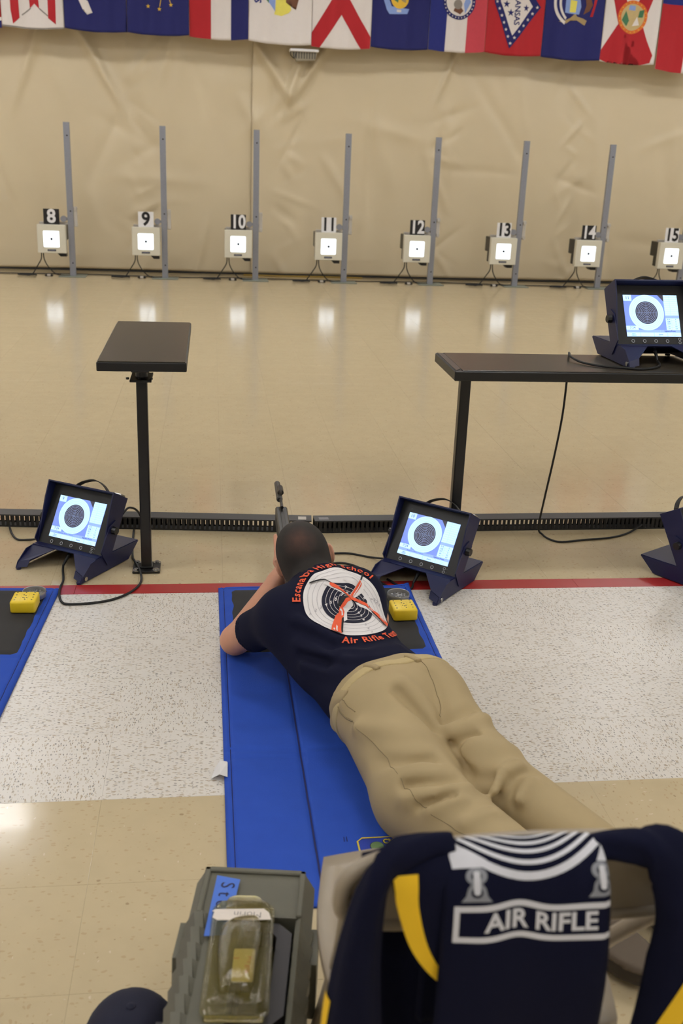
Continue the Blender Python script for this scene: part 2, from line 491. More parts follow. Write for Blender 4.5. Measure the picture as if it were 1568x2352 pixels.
# ------------------------------------------------------------------ backdrop curtain in two sheets
CURT = mat('tan_vinyl_curtain', (212, 196, 163), .38, var=.05, vscale=2, spec=.45)
YC = 9.55
ridges = []
for px in (-2.6, -.65, 1.1, 2.95, 4.55, 6.2):              # vertical pucker lines
    for k in range(26):
        z = .15 + 2.7 * k / 26 + rng.uniform(-.05, .05); s = rng.choice([-1, 1])
        ang = s * rng.uniform(.25, 1.15); L_ = rng.uniform(.12, .4)
        x = px + rng.normal(0, .03)
        ridges.append((x + s * L_ * .5 * math.cos(ang) * s, z - abs(math.sin(ang)) * L_ * .5, ang * s if s < 0 else -ang, L_, rng.uniform(.022, .05), rng.uniform(-.012, .016)))
for k in range(70):
    ridges.append((rng.uniform(-3.5, 7), rng.uniform(.1, 3), math.pi / 2 + rng.normal(0, .45), rng.uniform(.3, 1.0), rng.uniform(.04, .12), rng.uniform(-.016, .018)))
for k in range(30):
    ridges.append((rng.uniform(-3.5, 7), rng.uniform(.1, 3), rng.normal(0, .3), rng.uniform(.3, .7), rng.uniform(.04, .09), rng.uniform(-.01, .012)))
# strong folds hanging from the flag line / under the wall unit
ridges += [(-1.0, 2.3, -1.05, .8, .05, .035), (-1.75, 2.35, 1.2, .7, .05, .03), (1.0, 2.28, -.95, .55, .05, .05), (1.22, 2.2, 1.25, .35, .05, .06), (1.4, 2.3, 1.0, .45, .045, .045),
           (3.05, 2.45, 1.2, .5, .03, .03), (-.2, 2.5, 1.3, .5, .05, .02)]
def curtain(name, x0, x1, yoff, label):
    nx = int((x1 - x0) / .025); nz = 132
    X, Z = np.meshgrid(np.linspace(x0, x1, nx), np.linspace(.022, 3.9, nz), indexing='ij')
    H = .02 * np.sin(X * 2.1 + .7) + .012 * np.sin(X * 4.7 + Z * .8) + .012 * np.sin(Z * 2.2 + X)
    for (rx, rz, a, L_, wd, am) in ridges:
        du = (X - rx) * math.cos(a) + (Z - rz) * math.sin(a); dv = -(X - rx) * math.sin(a) + (Z - rz) * math.cos(a)
        H += am * 1.7 * np.exp(-(dv / wd) ** 2 - np.abs(du / L_ * 1.3) ** 3)
    Yv = YC + yoff - H
    V = np.stack([X, Yv, Z], -1).reshape(-1, 3)
    idx = np.arange(nx * nz).reshape(nx, nz)
    Fc = np.stack([idx[:-1, :-1], idx[1:, :-1], idx[1:, 1:], idx[:-1, 1:]], -1).reshape(-1, 4)
    o = obj(name, V, Fc, CURT, None, True)
    so = o.modifiers.new('thickness', 'SOLIDIFY'); so.thickness = .003
    return tag(o, label, 'curtain')
curtain('backdrop_curtain', -4.8, .76, .03, 'tan wrinkled backdrop curtain left of the vertical overlap, behind targets 8 and 9')
curtain('backdrop_curtain', .742, 8.2, 0, 'tan wrinkled backdrop curtain right of the vertical overlap, behind targets 10 to 15')
o = MB().tube([(-4.6, 9.48, .02), (-1.5, 9.47, .018), (1, 9.48, .015), (4, 9.47, .014), (8, 9.48, .014)], .010, 6, 4).build('hem_shade_strip', RUBBER)  # black tube standing in for the dark line of shade under the hem
tag(o, 'black strip imitating the shade along the bottom hem of the backdrop curtain', 'shade strip')

# small wall unit peeking out under the flags
t = thing('wall_unit', 'small white wall unit with a dark grille under the flags', 'vent', (1.31, 9.33, 2.485))
MB().box(-.16, .165, -.08, .1, .02, .05, .008).build('cover', WLAM, t)
m = MB(); m.prism([(-.15, .02), (.15, .02), (.13, -.06), (-.08, -.075)], 'y', -.05, .08); m.build('body', mat('grey_grille', (150, 140, 118), .5), t)
for k in range(9): MB().box(-.12 + k * .03, -.112 + k * .03, -.058, -.05, -.05, .018).build('grille_bar', BLACKP, t)
MB().tube([(-.15, -.06, .02), (-.15, -.07, -.02), (-.11, -.07, -.05), (-.09, -.06, .0)], .004, 6).build('pull_wire', RUBBER, t)

# ------------------------------------------------------------------ state flags
FY = 9.24
F_RED = mat('flag_red', (176, 24, 34), .8, var=.05, sheen=.1); F_WHITE = mat('flag_white', (222, 214, 208), .8, var=.03)
F_NAVY = mat('flag_navy', (24, 28, 96), .8, var=.06); F_BLUE = mat('flag_blue', (28, 38, 118), .8)
F_GOLD = mat('flag_gold', (226, 182, 60), .8); F_PINK = mat('flag_pale_red', (196, 66, 78), .8)
F_LBLUE = mat('flag_sky', (136, 160, 214), .8); F_BROWN = mat('flag_brown', (112, 72, 50), .8); F_GREEN = mat('flag_green', (70, 120, 84), .8)
F_YEL = mat('flag_yellow', (226, 214, 96), .8); F_GREY = mat('flag_grey', (138, 130, 122), .8); F_TAN = mat('flag_tan', (196, 172, 120), .8); F_ORANGE = mat('flag_orange', (216, 110, 44), .8)
F_SKIN = mat('flag_dun', (166, 142, 98), .8)
def flag(x0, x1, z0, z1, base, label, design, sag=.02, seed=0):
    w_ = x1 - x0 - .004; top = 3.62; H = top - min(z0, z1)
    r = np.random.RandomState(seed); ph = r.uniform(0, 6, 4)
    t = thing('state_flag', label, 'flag', ((x0 + x1) / 2, FY, min(z0, z1)), 0, 'state flags hung in a row')
    zb = lambda x: (z0 + (z1 - z0) * x / w_ - min(z0, z1)) - sag * math.sin(math.pi * x / w_) + sag * .5
    def pos(x, z, off=0):
        f = .012 * math.sin(x * 16 + ph[0] + z * 1.5) + .008 * math.sin(x * 31 + ph[1] - z * 3) + .008 * math.sin(z * 5 + ph[2])
        y = f - off
        zz = z + (1 - min(1, z / H)) * zb(x)
        return Vector((x - w_ / 2, y, zz))
    nx, nz = 44, 36
    V = [pos(w_ * i / nx, H * k / nz) for i in range(nx + 1) for k in range(nz + 1)]
    Fc = [(i * (nz + 1) + k, (i + 1) * (nz + 1) + k, (i + 1) * (nz + 1) + k + 1, i * (nz + 1) + k + 1) for i in range(nx) for k in range(nz)]
    o = obj('cloth', V, Fc, base, t, True); s = o.modifiers.new('thickness', 'SOLIDIFY'); s.thickness = .002; s.offset = 1
    edge = [poly2d([(0, 0), (w_, 0), (w_, .012), (0, .012)])]
    for nm, m, lay, shapes in design:
        ok = []
        for V_, F_ in shapes: ok.append(([(min(max(x, 0), w_), min(max(y, 0), H)) for x, y in V_], F_))
        decal(nm, ok, lambda x, y, l=lay: pos(x, y, .0034 + .0016 * l), m, t, .028)
    return t
P = poly2d
def seal(cx, cy, r, ringm, inner, star=None, n=24):
    d = [('emblem_ring', ringm, 1, [disc2d(cx, cy, r)]), ('emblem_field', inner, 2, [disc2d(cx, cy, r * .8)])]
    if star: d.append(('ring_star', star, 2, [star2d(cx + r * .9 * math.cos(2 * math.pi * i / n), cy + r * .9 * math.sin(2 * math.pi * i / n), r * .06) for i in range(n)]))
    return d
flag(-2.63, -1.965, 2.545, 2.58, F_RED, 'red state flag with a navy bottom band at the left edge',
     [('band', F_WHITE, 1, [P([(0, .075), (.67, .075), (.67, .11), (0, .11)])]), ('band', F_NAVY, 1, [P([(0, 0), (.67, 0), (.67, .075), (0, .075)])])], seed=1)
flag(-1.965, -1.306, 2.60, 2.60, F_WHITE, 'white state flag with red upright bars and a chevron',
     [('bar', F_RED, 1, [P([(.10, .5), (.10, .17), (.12, .035), (.19, .10), (.185, .5)])]), ('bar', F_RED, 1, [P([(.495, .5), (.49, .11), (.57, .045), (.58, .5)])]),
      ('bar', F_RED, 1, [P([(.29, .5), (.3, .2), (.35, .25), (.40, .2), (.385, .5)])]), ('chevron', F_GREY, 2, [line2d([(.215, .13), (.31, .205)], .012), line2d([(.40, .205), (.49, .13)], .012)]),
      ('hem', F_GREY, 1, [P([(0, 0), (.655, 0), (.655, .015), (0, .015)])])], seed=2)
flag(-1.306, -.638, 2.61, 2.60, F_NAVY, 'navy state flag with one white ragged mark',
     [('mark', F_WHITE, 1, [P([(.13, .36), (.20, .21), (.225, .235), (.245, .165), (.265, .21), (.30, .19), (.255, .30), (.24, .24), (.19, .36)])])], seed=3)
flag(-.638, .036, 2.60, 2.60, F_NAVY, 'navy state flag with small gold stars on rays',
     [('star', F_GOLD, 1, [star2d(x, y, .024) for x, y in ((.13, .385), (.31, .38), (.475, .31), (.35, .265), (.23, .285), (.56, .40))]),
      ('ray', F_GOLD, 1, [line2d([(.355, .29), (.385, .45)], .007), line2d([(.47, .33), (.43, .45)], .007)])], seed=4)
flag(.036, .685, 2.59, 2.59, F_WHITE, 'red, white and navy striped state flag left of the curtain overlap',
     [('stripe', F_RED, 1, [P([(0, 0), (.235, 0), (.235, 1.1), (0, 1.1)])]), ('stripe', F_NAVY, 1, [P([(.455, 0), (.66, 0), (.66, 1.1), (.455, 1.1)])])], seed=5)
flag(.685, 1.385, 2.58, 2.565, F_WHITE, 'white state flag with a yellow fan and brown eagle tail',
     [('lettering', F_BLUE, 1, [xf2d(text2d('ILLINOIS', .105, .003, 2, 'RIGHT'), .095, .40, -math.pi / 2)]),
      ('emblem', F_YEL, 1, [P([(.29, .36), (.28, .30), (.36, .29), (.44, .325), (.47, .36), (.45, .42), (.40, .48), (.30, .48)])]),
      ('emblem', F_LBLUE, 1, [P([(.22, .42), (.29, .33), (.29, .5), (.22, .5)])]), ('emblem', F_GREEN, 1, [P([(.17, .47), (.22, .41), (.22, .52), (.17, .55)])]),
      ('eagle_tail', F_BROWN, 2, [P([(.41, .55), (.41, .43), (.47, .475), (.52, .36), (.56, .50), (.56, .56)])])], seed=6)
flag(1.385, 2.054, 2.555, 2.56, F_WHITE, 'white state flag with a plain red diagonal cross beside the wall unit',
     [('diagonal', F_RED, 1, [P([(0, 0), (.095, 0), (.33, .35), (.56, 0), (.662, .0), (.662, .12), (.39, .55), (.25, .55), (0, .14)])])], seed=7)
flag(2.054, 2.715, 2.58, 2.58, F_NAVY, 'navy state flag with a blue and gold scrollwork emblem between two white flags',
     [('emblem', F_LBLUE, 1, [P([(.11, .56), (.17, .40), (.20, .36), (.40, .37), (.42, .42), (.22, .44), (.17, .56)])]), ('emblem', F_GOLD, 2, [disc2d(.31, .52, .1)]),
      ('emblem', F_GREEN, 3, [P([(.25, .5), (.29, .48), (.31, .58), (.25, .58)])]), ('emblem', F_SKIN, 3, [P([(.33, .5), (.38, .48), (.38, .58), (.33, .58)])]), ('emblem', F_WHITE, 3, [P([(.28, .385), (.33, .385), (.33, .41), (.28, .41)])])], seed=8)
flag(2.715, 3.367, 2.585, 2.585, F_WHITE, 'blue, white and pale red striped state flag with a round starred seal',
     [('stripe', F_BLUE, 1, [P([(0, 0), (.19, 0), (.20, 1.1), (0, 1.1)])]), ('stripe', F_PINK, 1, [P([(.43, 0), (.65, 0), (.65, 1.1), (.44, 1.1)])])] +
     [(a, b, c + 1, d) for a, b, c, d in seal(.325, .52, .185, F_NAVY, F_WHITE, F_WHITE, 28)] + [('emblem', F_LBLUE, 4, [P([(.40, .40), (.46, .52), (.42, .6), (.38, .5)])]), ('emblem', F_BROWN, 4, [P([(.26, .42), (.34, .39), (.38, .43), (.35, .46), (.27, .45)])]), ('emblem', F_GREY, 4, [disc2d(.31, .49, .05)])], seed=9)
def edge_stars(a, b, n): return [star2d(a[0] + (b[0] - a[0]) * i / n, a[1] + (b[1] - a[1]) * i / n, .02) for i in range(n + 1)]
flag(3.367, 4.039, 2.585, 2.575, F_RED, 'red state flag with a white lettered diamond edged in starred navy',
     [('diamond_border', F_NAVY, 1, [P([(.29, .075), (.62, .51), (.29, .96), (.08, .55)])]), ('diamond', F_WHITE, 2, [P([(.31, .21), (.53, .52), (.29, .84), (.15, .56)])]),
      ('ring_star', F_WHITE, 2, edge_stars((.295, .13), (.115, .55), 6) + edge_stars((.335, .19), (.58, .51), 5)),
      ('lettering', F_NAVY, 3, [xf2d(text2d('ARKANSAS', .085, .002, 2), .345, .53, -math.pi / 2)]), ('star', F_NAVY, 3, [star2d(.22, .53, .042), star2d(.275, .445, .042), star2d(.45, .50, .04), star2d(.285, .62, .035)])], seed=10)
flag(4.039, 4.746, 2.57, 2.56, F_NAVY, 'navy state flag with a shield, scroll and animals, hanging lower than the red diamond flag',
     [('scroll', F_WHITE, 1, [ring2d(.30, .60, .175, .205, 20, math.pi * .85, math.pi * 1.4, 1.2), ring2d(.32, .60, .14, .165, 20, math.pi * .85, math.pi * 1.35, 1.25)]),
      ('shield', F_LBLUE, 1, [P([(.23, .49), (.40, .48), (.42, .56), (.40, .65), (.23, .64)])]), ('shield_field', F_YEL, 2, [P([(.29, .50), (.36, .50), (.37, .62), (.29, .63)])]),
      ('animal', F_SKIN, 1, [P([(.16, .39), (.26, .38), (.30, .41), (.34, .46), (.38, .42), (.48, .37), (.50, .42), (.46, .44), (.38, .46), (.36, .49), (.30, .44), (.22, .40)])]),
      ('animal', F_SKIN, 1, [P([(.25, .66), (.40, .66), (.5, .68), (.48, .74), (.3, .74)])]), ('eagle', F_BROWN, 1, [P([(.45, .48), (.52, .52), (.55, .58), (.53, .64), (.46, .66), (.48, .58)])]),
      ('ribbon', F_RED, 1, [P([(.53, .46), (.56, .46), (.60, .66), (.57, .70), (.56, .58)])])], seed=11)
flag(4.746, 5.408, 2.555, 2.545, F_WHITE, 'white state flag with a red diagonal cross behind a round gold seal',
     [('diagonal', F_RED, 1, [P([(.0, .02), (.09, .0), (.27, .33), (.36, .33), (.50, 0), (.60, .02), (.62, .10), (.46, .42), (.62, .9), (.50, .9), (.36, .6), (.27, .6), (.12, .9), (.0, .9), (.17, .42), (0, .12)])])] +
     [(a, b, c + 1, d) for a, b, c, d in seal(.33, .50, .175, F_ORANGE, F_TAN, F_GOLD, 20)] + [('emblem', F_GREEN, 4, [P([(.20, .46), (.26, .40), (.29, .46), (.24, .56)]), P([(.40, .50), (.45, .5), (.46, .58), (.41, .57)])]), ('emblem', F_LBLUE, 4, [P([(.27, .57), (.36, .57), (.36, .62), (.28, .62)])]), ('emblem', F_WHITE, 4, [P([(.34, .41), (.42, .42), (.39, .51)])])], seed=12)
flag(5.42, 6.09, 2.50, 2.47, F_WHITE, 'red and white state flag with a blue top at the right edge',
     [('stripe', F_RED, 1, [P([(0, 0), (.32, 0), (.34, .72), (0, .72)])]), ('stripe', F_BLUE, 1, [P([(0, .72), (.67, .72), (.67, 1.15), (0, 1.15)])])], seed=13)
t = MB().tube([(-4.6, FY + .03, 3.63), (8, FY + .03, 3.63)], .008, 6, 1).build('flag_wire', STEEL); tag(t, 'steel wire that the row of state flags hangs from', 'wire')
# ================================================================== electronic targets
SX0, SDX, SY = -1.3065, 1.0408, 8.986
def plate_text(name, s, size, cx, cz, y, m, parent, bold=0, sx=1, flip=1):
    return decal(name, [xf2d(text2d(s, size, bold), 0, 0, 0, sx, 1)], lambda x, z: Vector((cx + x, y, cz + z)), m, parent, 0, False)
WORDS = {8: 'eight', 9: 'nine', 10: 'ten', 11: 'eleven', 12: 'twelve', 13: 'thirteen', 14: 'fourteen', 15: 'fifteen'}
def target(n, x):
    dark = n % 2 == 0 and n != 0
    blk = n in (8, 10, 12, 14)
    t = thing('target_stand', f'electronic target stand with {"black" if blk else "white"} number plate {WORDS[n]}', 'target', (x, SY, 0), 0, 'electronic targets')
    m = MB()                                             # channel post
    m.prism([(-.033, -.02), (.033, -.02), (.033, .02), (.024, .02), (.024, -.012), (-.024, -.012), (-.024, .02), (-.033, .02)], 'z', .006, 1.658)
    p = m.build('post', ALU, t)
    for z in (.15, .72, 1.52): MB().cyl((0.004, -.0215, z), (.004, -.019, z), .009, n=10).build('bolt_hole', BLACKP, p)
    MB().box(-.15, .15, -.12, .12, 0, .008, .003).build('base_plate', mat('grey_green_plate', (128, 136, 126), .45, metal=.3), t)
    br = MB().box(.036, .076, -.012, -.004, .55, .77, .003).build('height_bracket', CLEARP, t)
    for z in (.575, .745): MB().cyl((.058, -.035, z), (.058, .03, z), .018, n=14).build('bracket_knob', CLEARP, br)
    MB().box(-.035, .042, .0205, .032, .6, .64).build('clamp', ALU, t)
    m = MB(); m.cyl((-.075, -.045, .635), (-.075, -.015, .635), .034, n=18); m.cyl((-.075, -.015, .635), (-.075, .012, .635), .012); m.box(-.075, -.03, -.012, .0, .62, .65); m.build('clamp_knob', ALU, t, True)
    m = MB(); m.box(-.345, -.03, -.02, .02, .572, .598, .003); m.build('support_arm', CLEARP, t)
    b = MB().box(-.36, -.046, -.135, -.06, .265, .575, .006, 2).build('target_box', CREAM, t)
    wp = []
    for cx_, cz_, a0 in ((-.13, .496, 0), (-.28, .496, math.pi / 2), (-.28, .342, math.pi), (-.13, .342, 1.5 * math.pi)):
        wp += [(cx_ + .012 * math.cos(a0 + math.pi / 2 * k / 4), cz_ + .012 * math.sin(a0 + math.pi / 2 * k / 4)) for k in range(5)]
    MB().prism(wp, 'y', -.1372, -.134).build('lit_window', LITE, b)
    MB().cyl((-.203, -.1392, .42), (-.203, -.137, .42), .0135, n=20).build('aiming_mark', BLACKP, b)
    lb = MB().box(-.252, -.16, -.1375, -.134, .287, .307, .001).build('maker_label', BLACKP, b)
    MB().box(-.245, -.168, -.1382, -.137, .293, .301).build('label_print', mat('label_grey', (120, 122, 140), .5), b)
    m = MB(); m.box(-.357, -.052, -.0605, .15, .40, .57, .004); m.build('detector_unit', BLACKP, t)
    MB().box(-.352, -.06, -.0605, .05, .285, .40, .004).build('control_unit', BLACKP, t)
    m = MB(); m.prism([(-.17, .27), (-.06, .27), (-.06, .222), (-.125, .222)], 'y', -.05, .06); m.build('pellet_catcher', BLACKP, t)
    npl = MB().box(-.288, -.115, -.075, -.066, .575, .742, .002).build('number_plate', BLAM if blk else WLAM, t)
    plate_text('number', str(n), .205, -.2015, .657, -.0765, WLAM if blk else BLAM, npl, .006, .82 if n > 9 else .95)
    # wiring on the floor under the box
    c = thing('target_cable', f'thin black cable loop dropping from target {WORDS[n]} to the floor', 'cable', (x - .33, SY - .1, 0))
    r = random.Random(n)
    m = MB()
    m.tube([(.0, .02, .29), (-.005, .02, .2), (-.05, .03, .12), (-.12, .05, .02), (-.18, .04, .007)], .006, 6)
    m.build('cable_drop', RUBBER, c)
    MB().tube([(.02, .02, .27), (.03, .02, .18), (.08, .03, .09), (.16, .06, .02), (.3, .09, .007)], .006, 6).build('cable_drop', RUBBER, c)
    MB().tube([(-.18 + .10 * math.cos(a) + .01 * r.random(), .05 + .05 * math.sin(a), .008 + .004 * a / 3) for a in [k * .7 for k in range(15)]], .006, 6, 3).build('coil', RUBBER, c)
    m = MB(); m.box(.02, .11, .03, .06, 0, .022, .006); m.build('plug', RUBBER, c)
    MB().box(.045, .085, .0285, .0615, .002, .0235, .003).build('plug_tag', CLEARP, c)
for i in range(8): target(8 + i, SX0 + SDX * i)
o = MB().tube([(-3.2, 9.1, .007), (-2.2, 9.08, .007), (-1.2, 9.14, .007), (-.2, 9.06, .007), (.6, 9.12, .007), (1.8, 9.08, .007), (3.0, 9.13, .007), (4.2, 9.05, .007), (5.4, 9.12, .007), (7, 9.08, .007)], .006, 6, 8).build('floor_cable', RUBBER)
tag(o, 'long thin black cable lying along the floor behind the target posts', 'cable')
o = MB().tube([(.65, 9.42, .007), (1.1, 9.4, .007), (1.7, 9.42, .007), (2.1, 9.4, .007)], .012, 6, 6).build('extension_cord', mat('mustard_cord', (150, 122, 50), .5))
tag(o, 'mustard yellow cord on the floor under the curtain hem by target 11', 'cable')

# ================================================================== shelf tables on posts
def post_assembly(t, px, py, ztop):
    post = MB().box(px - .019, px + .019, py - .019, py + .019, .009, ztop, .004, 2).build('post', BLACKM, t)
    bp = MB().box(px - .05, px + .05, py - .05, py + .05, .001, .010, .002).build('base_plate', BLACKM, t)
    for a in (-1, 1):
        for b in (-1, 1):
            m = MB(); m.cyl((px + a * .036, py + b * .036, .009), (px + a * .036, py + b * .036, .012), .0135, n=16); m.cyl((px + a * .036, py + b * .036, .012), (px + a * .036, py + b * .036, .017), .008, n=6); m.build('anchor_bolt', STEEL, bp)
    m = MB(); m.box(px - .024, px + .024, py - .024, py + .024, .009, .018, .006, 2); m.build('weld', BLACKM, bp)
t = thing('shelf_table', 'small dark rectangular shelf table on a single black post, left side', 'table', (0, 0, 0))
MB().box(-.116, .184, .115, .95, .768, .80, .004, 2).build('edge_frame', BOARDE, t)
MB().box(-.111, .179, .12, .945, .7995, .8025, .001).build('tabletop', BOARD, t)
post_assembly(t, .025, .235, .72)
MB().box(-.012, .062, .17, .3, .7195, .7275, .001).build('cross_plate', BLACKM, t)
m = MB(); m.cyl((.025, .235, .7275), (.025, .235, .768), .022, .017, 18); m.box(-.005, .055, .16, .7, .756, .768); m.build('mount', BLACKM, t)
for k in range(3): MB().cyl((-.02 + .04 * k, .19, .726), (-.02 + .04 * k, .19, .732), .006, n=6).build('bolt', BLACKM, t)

t = thing('long_table', 'long dark bench table on a black post carrying a score monitor', 'table', (0, 0, 0))
m = MB(); m.box(1.092, 2.62, .035, .37, .766, .80, .003); m.build('edge_frame', BOARDE, t)
MB().prism([(1.098, .043), (1.12, .075), (1.12, .335), (1.098, .365)], 'z', .7995, .8022).build('end_trim', mat('grey_trim', (70, 66, 62), .3), t)
MB().box(1.121, 2.612, .043, .362, .7995, .8025, .001).build('tabletop', BOARD, t)
post_assembly(t, 1.172, .205, .752)
MB().box(1.115, 1.235, .165, .245, .752, .766, .002).build('cross_plate', BLACKM, t)
o = MB().box(2.47, 2.51, .185, .225, 0, .766, .003).build('rear_post', BLACKM, t)
for k in range(2): MB().cyl((1.135, .18 + .05 * k, .743), (1.135, .18 + .05 * k, .752), .007, n=6).build('bolt', BLACKM, t)

# ================================================================== slotted cable duct on the floor
def duct(p0, p1, label):
    p0, p1 = Vector(p0), Vector(p1); d = p1 - p0; L_ = d.length; a = math.atan2(d.y, d.x)
    t = thing('cable_duct', label, 'cable duct', p0, a, 'slotted floor cable ducts')
    MB().prism([(0, .007), (0, .001), (.062, .001), (.062, .007), (.059, .007), (.059, .003), (.003, .003), (.003, .007)], 'x', 0, L_).build('channel', DUCTF, t)
    n = int(L_ / .0195)
    for y0 in (0, .059):
        m = MB()
        for k in range(n):
            x = k * L_ / n
            m.box(x, x + .0115, y0, y0 + .003, .006, .052)
        tag(m.build('slotted_wall', DUCTF, t), kind='stuff')
    MB().prism([(-.003, .050), (0, .050), (0, .0515), (.062, .0515), (.062, .050), (.065, .050), (.065, .0555), (-.003, .0555)], 'x', 0, L_).build('cover', DUCT, t)
    return t, L_
t, L_ = duct((-1.6, .775, 0), (.672, .597, 0), 'slotted black cable duct on the floor from the left edge to behind the head')
MB().box(L_ - .055, L_ - .022, .01, .045, .0555, .0563).build('tape_patch', CLEARP, t)
t, L_ = duct((.685, .594, 0), (3.3, .64, 0), 'slotted black cable duct on the floor from behind the head to the right edge')
MB().box(.02, .06, .012, .04, .0555, .0563).build('tape_patch', mat('grey_tape', (120, 118, 120), .5), t)
MB().box(1.5, 1.53, .02, .06, .006, .03).build('wire_bundle', RUBBER, t)

# ================================================================== score monitors
TILT = .525
def monitor(x, y, zb, yaw, num, label, line1='Alexander Morin - Team(1)', clock='7:24', detail=True):
    t = thing('score_monitor', label, 'monitor', (x, y, zb), yaw, 'navy score monitors on sloping stands')
    # base: shallow folded tray with two front arms; local x right, y back, z up
    prof = [(-.180, .004), (.10, .004), (.165, .058), (-.085, .066), (-.12, .062), (-.168, .026)]
    m = MB()
    for s in (-1, 1):
        x0 = s * .15; x1 = s * .147
        m.prism(prof, 'x', min(x0, x1), max(x0, x1))
    m.plate([(-.147, .165, .058), (.147, .165, .058), (.147, -.085, .066), (-.147, -.085, .066)], -.003)
    m.plate([(-.147, .10, .004), (.147, .10, .004), (.147, .165, .058), (-.147, .165, .058)], .003)
    for s in (-1, 1):                                     # sloping front lips
        m.plate([(s * .147, -.085, .066), (s * .045, -.085, .066), (s * .105, -.15, .036), (s * .147, -.165, .026)], .003)
        m.plate([(s * .147, -.165, .026), (s * .105, -.15, .036), (s * .108, -.165, .012), (s * .147, -.178, .006)], .003)
    base = m.build('stand_base', NAVYB, t)
    for s in (-1, 1):
        MB().cyl((s * .15, -.155, .016), (s * .1545, -.155, .016), .008, n=14).build('pivot_bolt', STEEL, base)
        MB().cyl((s * .138, -.176, 0), (s * .138, -.176, .008), .009, n=12).build('rubber_foot', NAVYB, base)
        MB().cyl((s * .13, .085, 0), (s * .13, .085, .006), .01, n=12).build('rubber_foot', RUBBER, base)
    # tilted frame: X right, U up the screen, N towards the viewer
    ct, st = math.cos(TILT), math.sin(TILT)
    M = Matrix(((1, 0, 0, 0), (0, st, -ct, 0), (0, ct, st, .163), (0, 0, 0, 1)))   # (x,u,n) -> local
    # side arms of the bracket up to the knobs
    for s in (-1, 1):
        m = MB(); m.prism([(-.135, -.042), (-.10, .018), (.0, .012), (.03, -.012), (.02, -.046)], 'x', min(s * .151, s * .1545), max(s * .151, s * .1545), M)
        m.build('tilt_arm', NAVYB, t)
    m = MB()
    m.box(-.148, .148, -.122, .122, -.052, -.006, .003, 1, M)             # back box
    hp = [(-.122, -.052), (.124, -.052), (.124, .040), (.06, .034), (-.118, -.002)]
    for s in (-1, 1): m.prism(hp, 'x', s * .1455, s * .1505, M)
    m.prism([(.119, -.05), (.124, -.05), (.124, .040), (.119, .040)], 'x', -.149, .149, M)
    m.prism([(-.122, -.05), (-.118, -.05), (-.118, .0), (-.122, .0)], 'x', -.149, .149, M)
    hs = m.build('housing', NAVYB, t)
    MB().box(-.1455, .1455, -.118, .119, -.0058, -.001, .001, 1, M).build('bezel', BLACKP, t)
    s_ = MB().box(-.1065, .1065, -.08, .08, -.0012, .0003, 0, 1, M).build('screen', SC_B, t)
    W2, H2 = .1065, .08
    def fr(a, b): return (-W2 + a * .213, H2 - b * .16)
    def rect(a0, b0, a1, b1): return P([fr(a0, b0), fr(a1, b0), fr(a1, b1), fr(a0, b1)])
    def put(nm, m_, lay, shapes): decal(nm, shapes, lambda u, v: M @ Vector((u, v, .0003 + .00025 * lay)), m_, s_, 0, False)
    cx, cy = fr(.405, .425)
    put('screen_panel', SC_W, 1, [rect(0, 0, .15, .145), rect(0, .745, .225, .84), rect(.745, 0, 1, .49), rect(.745, .56, 1, .84), rect(0, .905, 1, 1), disc2d(cx, cy, .0685, 56)])
    put('screen_bar', SC_B2, 1, [rect(.745, .49, 1, .56), rect(0, .84, 1, .905)])
    put('screen_corner', SC_K, 1, [P([fr(.64, 0), fr(.745, 0), fr(.745, .16)])])
    put('bullseye', SC_K, 2, [disc2d(cx, cy, .044, 56)])
    lines = [ring2d(cx, cy, r - .0009, r + .0009, 56) for r in (.039, .0335, .0275, .0215, .0155, .0095, .0042)] + [line2d([(cx - .04, cy), (cx + .04, cy)], .0009), line2d([(cx, cy - .04), (cx, cy + .04)], .0009)]
    put('bullseye_rings', SC_R, 3, lines)
    put('outer_rings', SC_L, 3, [ring2d(cx, cy, r - .0003, r + .0003, 56) for r in (.050, .056, .062)] +
        [line2d([fr(.745, b), fr(1, b)], .0006) for b in (.05, .10, .15, .2, .25, .3, .35, .4, .45, .615, .67, .725, .785)] + [line2d([fr(a, .905), fr(a, 1)], .0014) for a in (.25, .5, .75)] + [line2d([fr(.85, 0), fr(.85, .84)], .0006), line2d([fr(.62, .845), fr(.62, .9)], .0014)])
    tx = [xf2d(text2d(num, .017, 0), *fr(.075, .075)), xf2d(text2d(clock, .013, 0), *fr(.115, .79)),
          xf2d(text2d('Next', .0065, 0, 2), *fr(.125, .935)), xf2d(text2d('MENU', .0065, 0, 2), *fr(.125, .972)), xf2d(text2d('Zoom', .007, .0001, 2), *fr(.625, .953)),
          xf2d(text2d('Sighters Prone', .0075, .0001, 2), *fr(.80, .872)), xf2d(text2d(line1, .0062, 0, 2), *fr(.33, .872))]
    for k, (a, b) in enumerate((('S-10', '0'), ('SUB', '0'), ('TOT', '0'), ('X=', '0.0'), ('Y=', '0.0'))):
        tx += [xf2d(text2d(a, .0065, .0001, 2), *fr(.80, .588 + .056 * k)), xf2d(text2d(b, .0065, .0001, 2), *fr(.93, .588 + .056 * k))]
    put('screen_text', SC_T, 3, tx)
    put('faint_text', SC_L, 3, [xf2d(text2d('Next', .006, 0, 2), *fr(.875, .935)), xf2d(text2d('10 shots', .006, 0, 2), *fr(.875, .97))])
    grey = mat('button_ring', (168, 172, 178), .4)
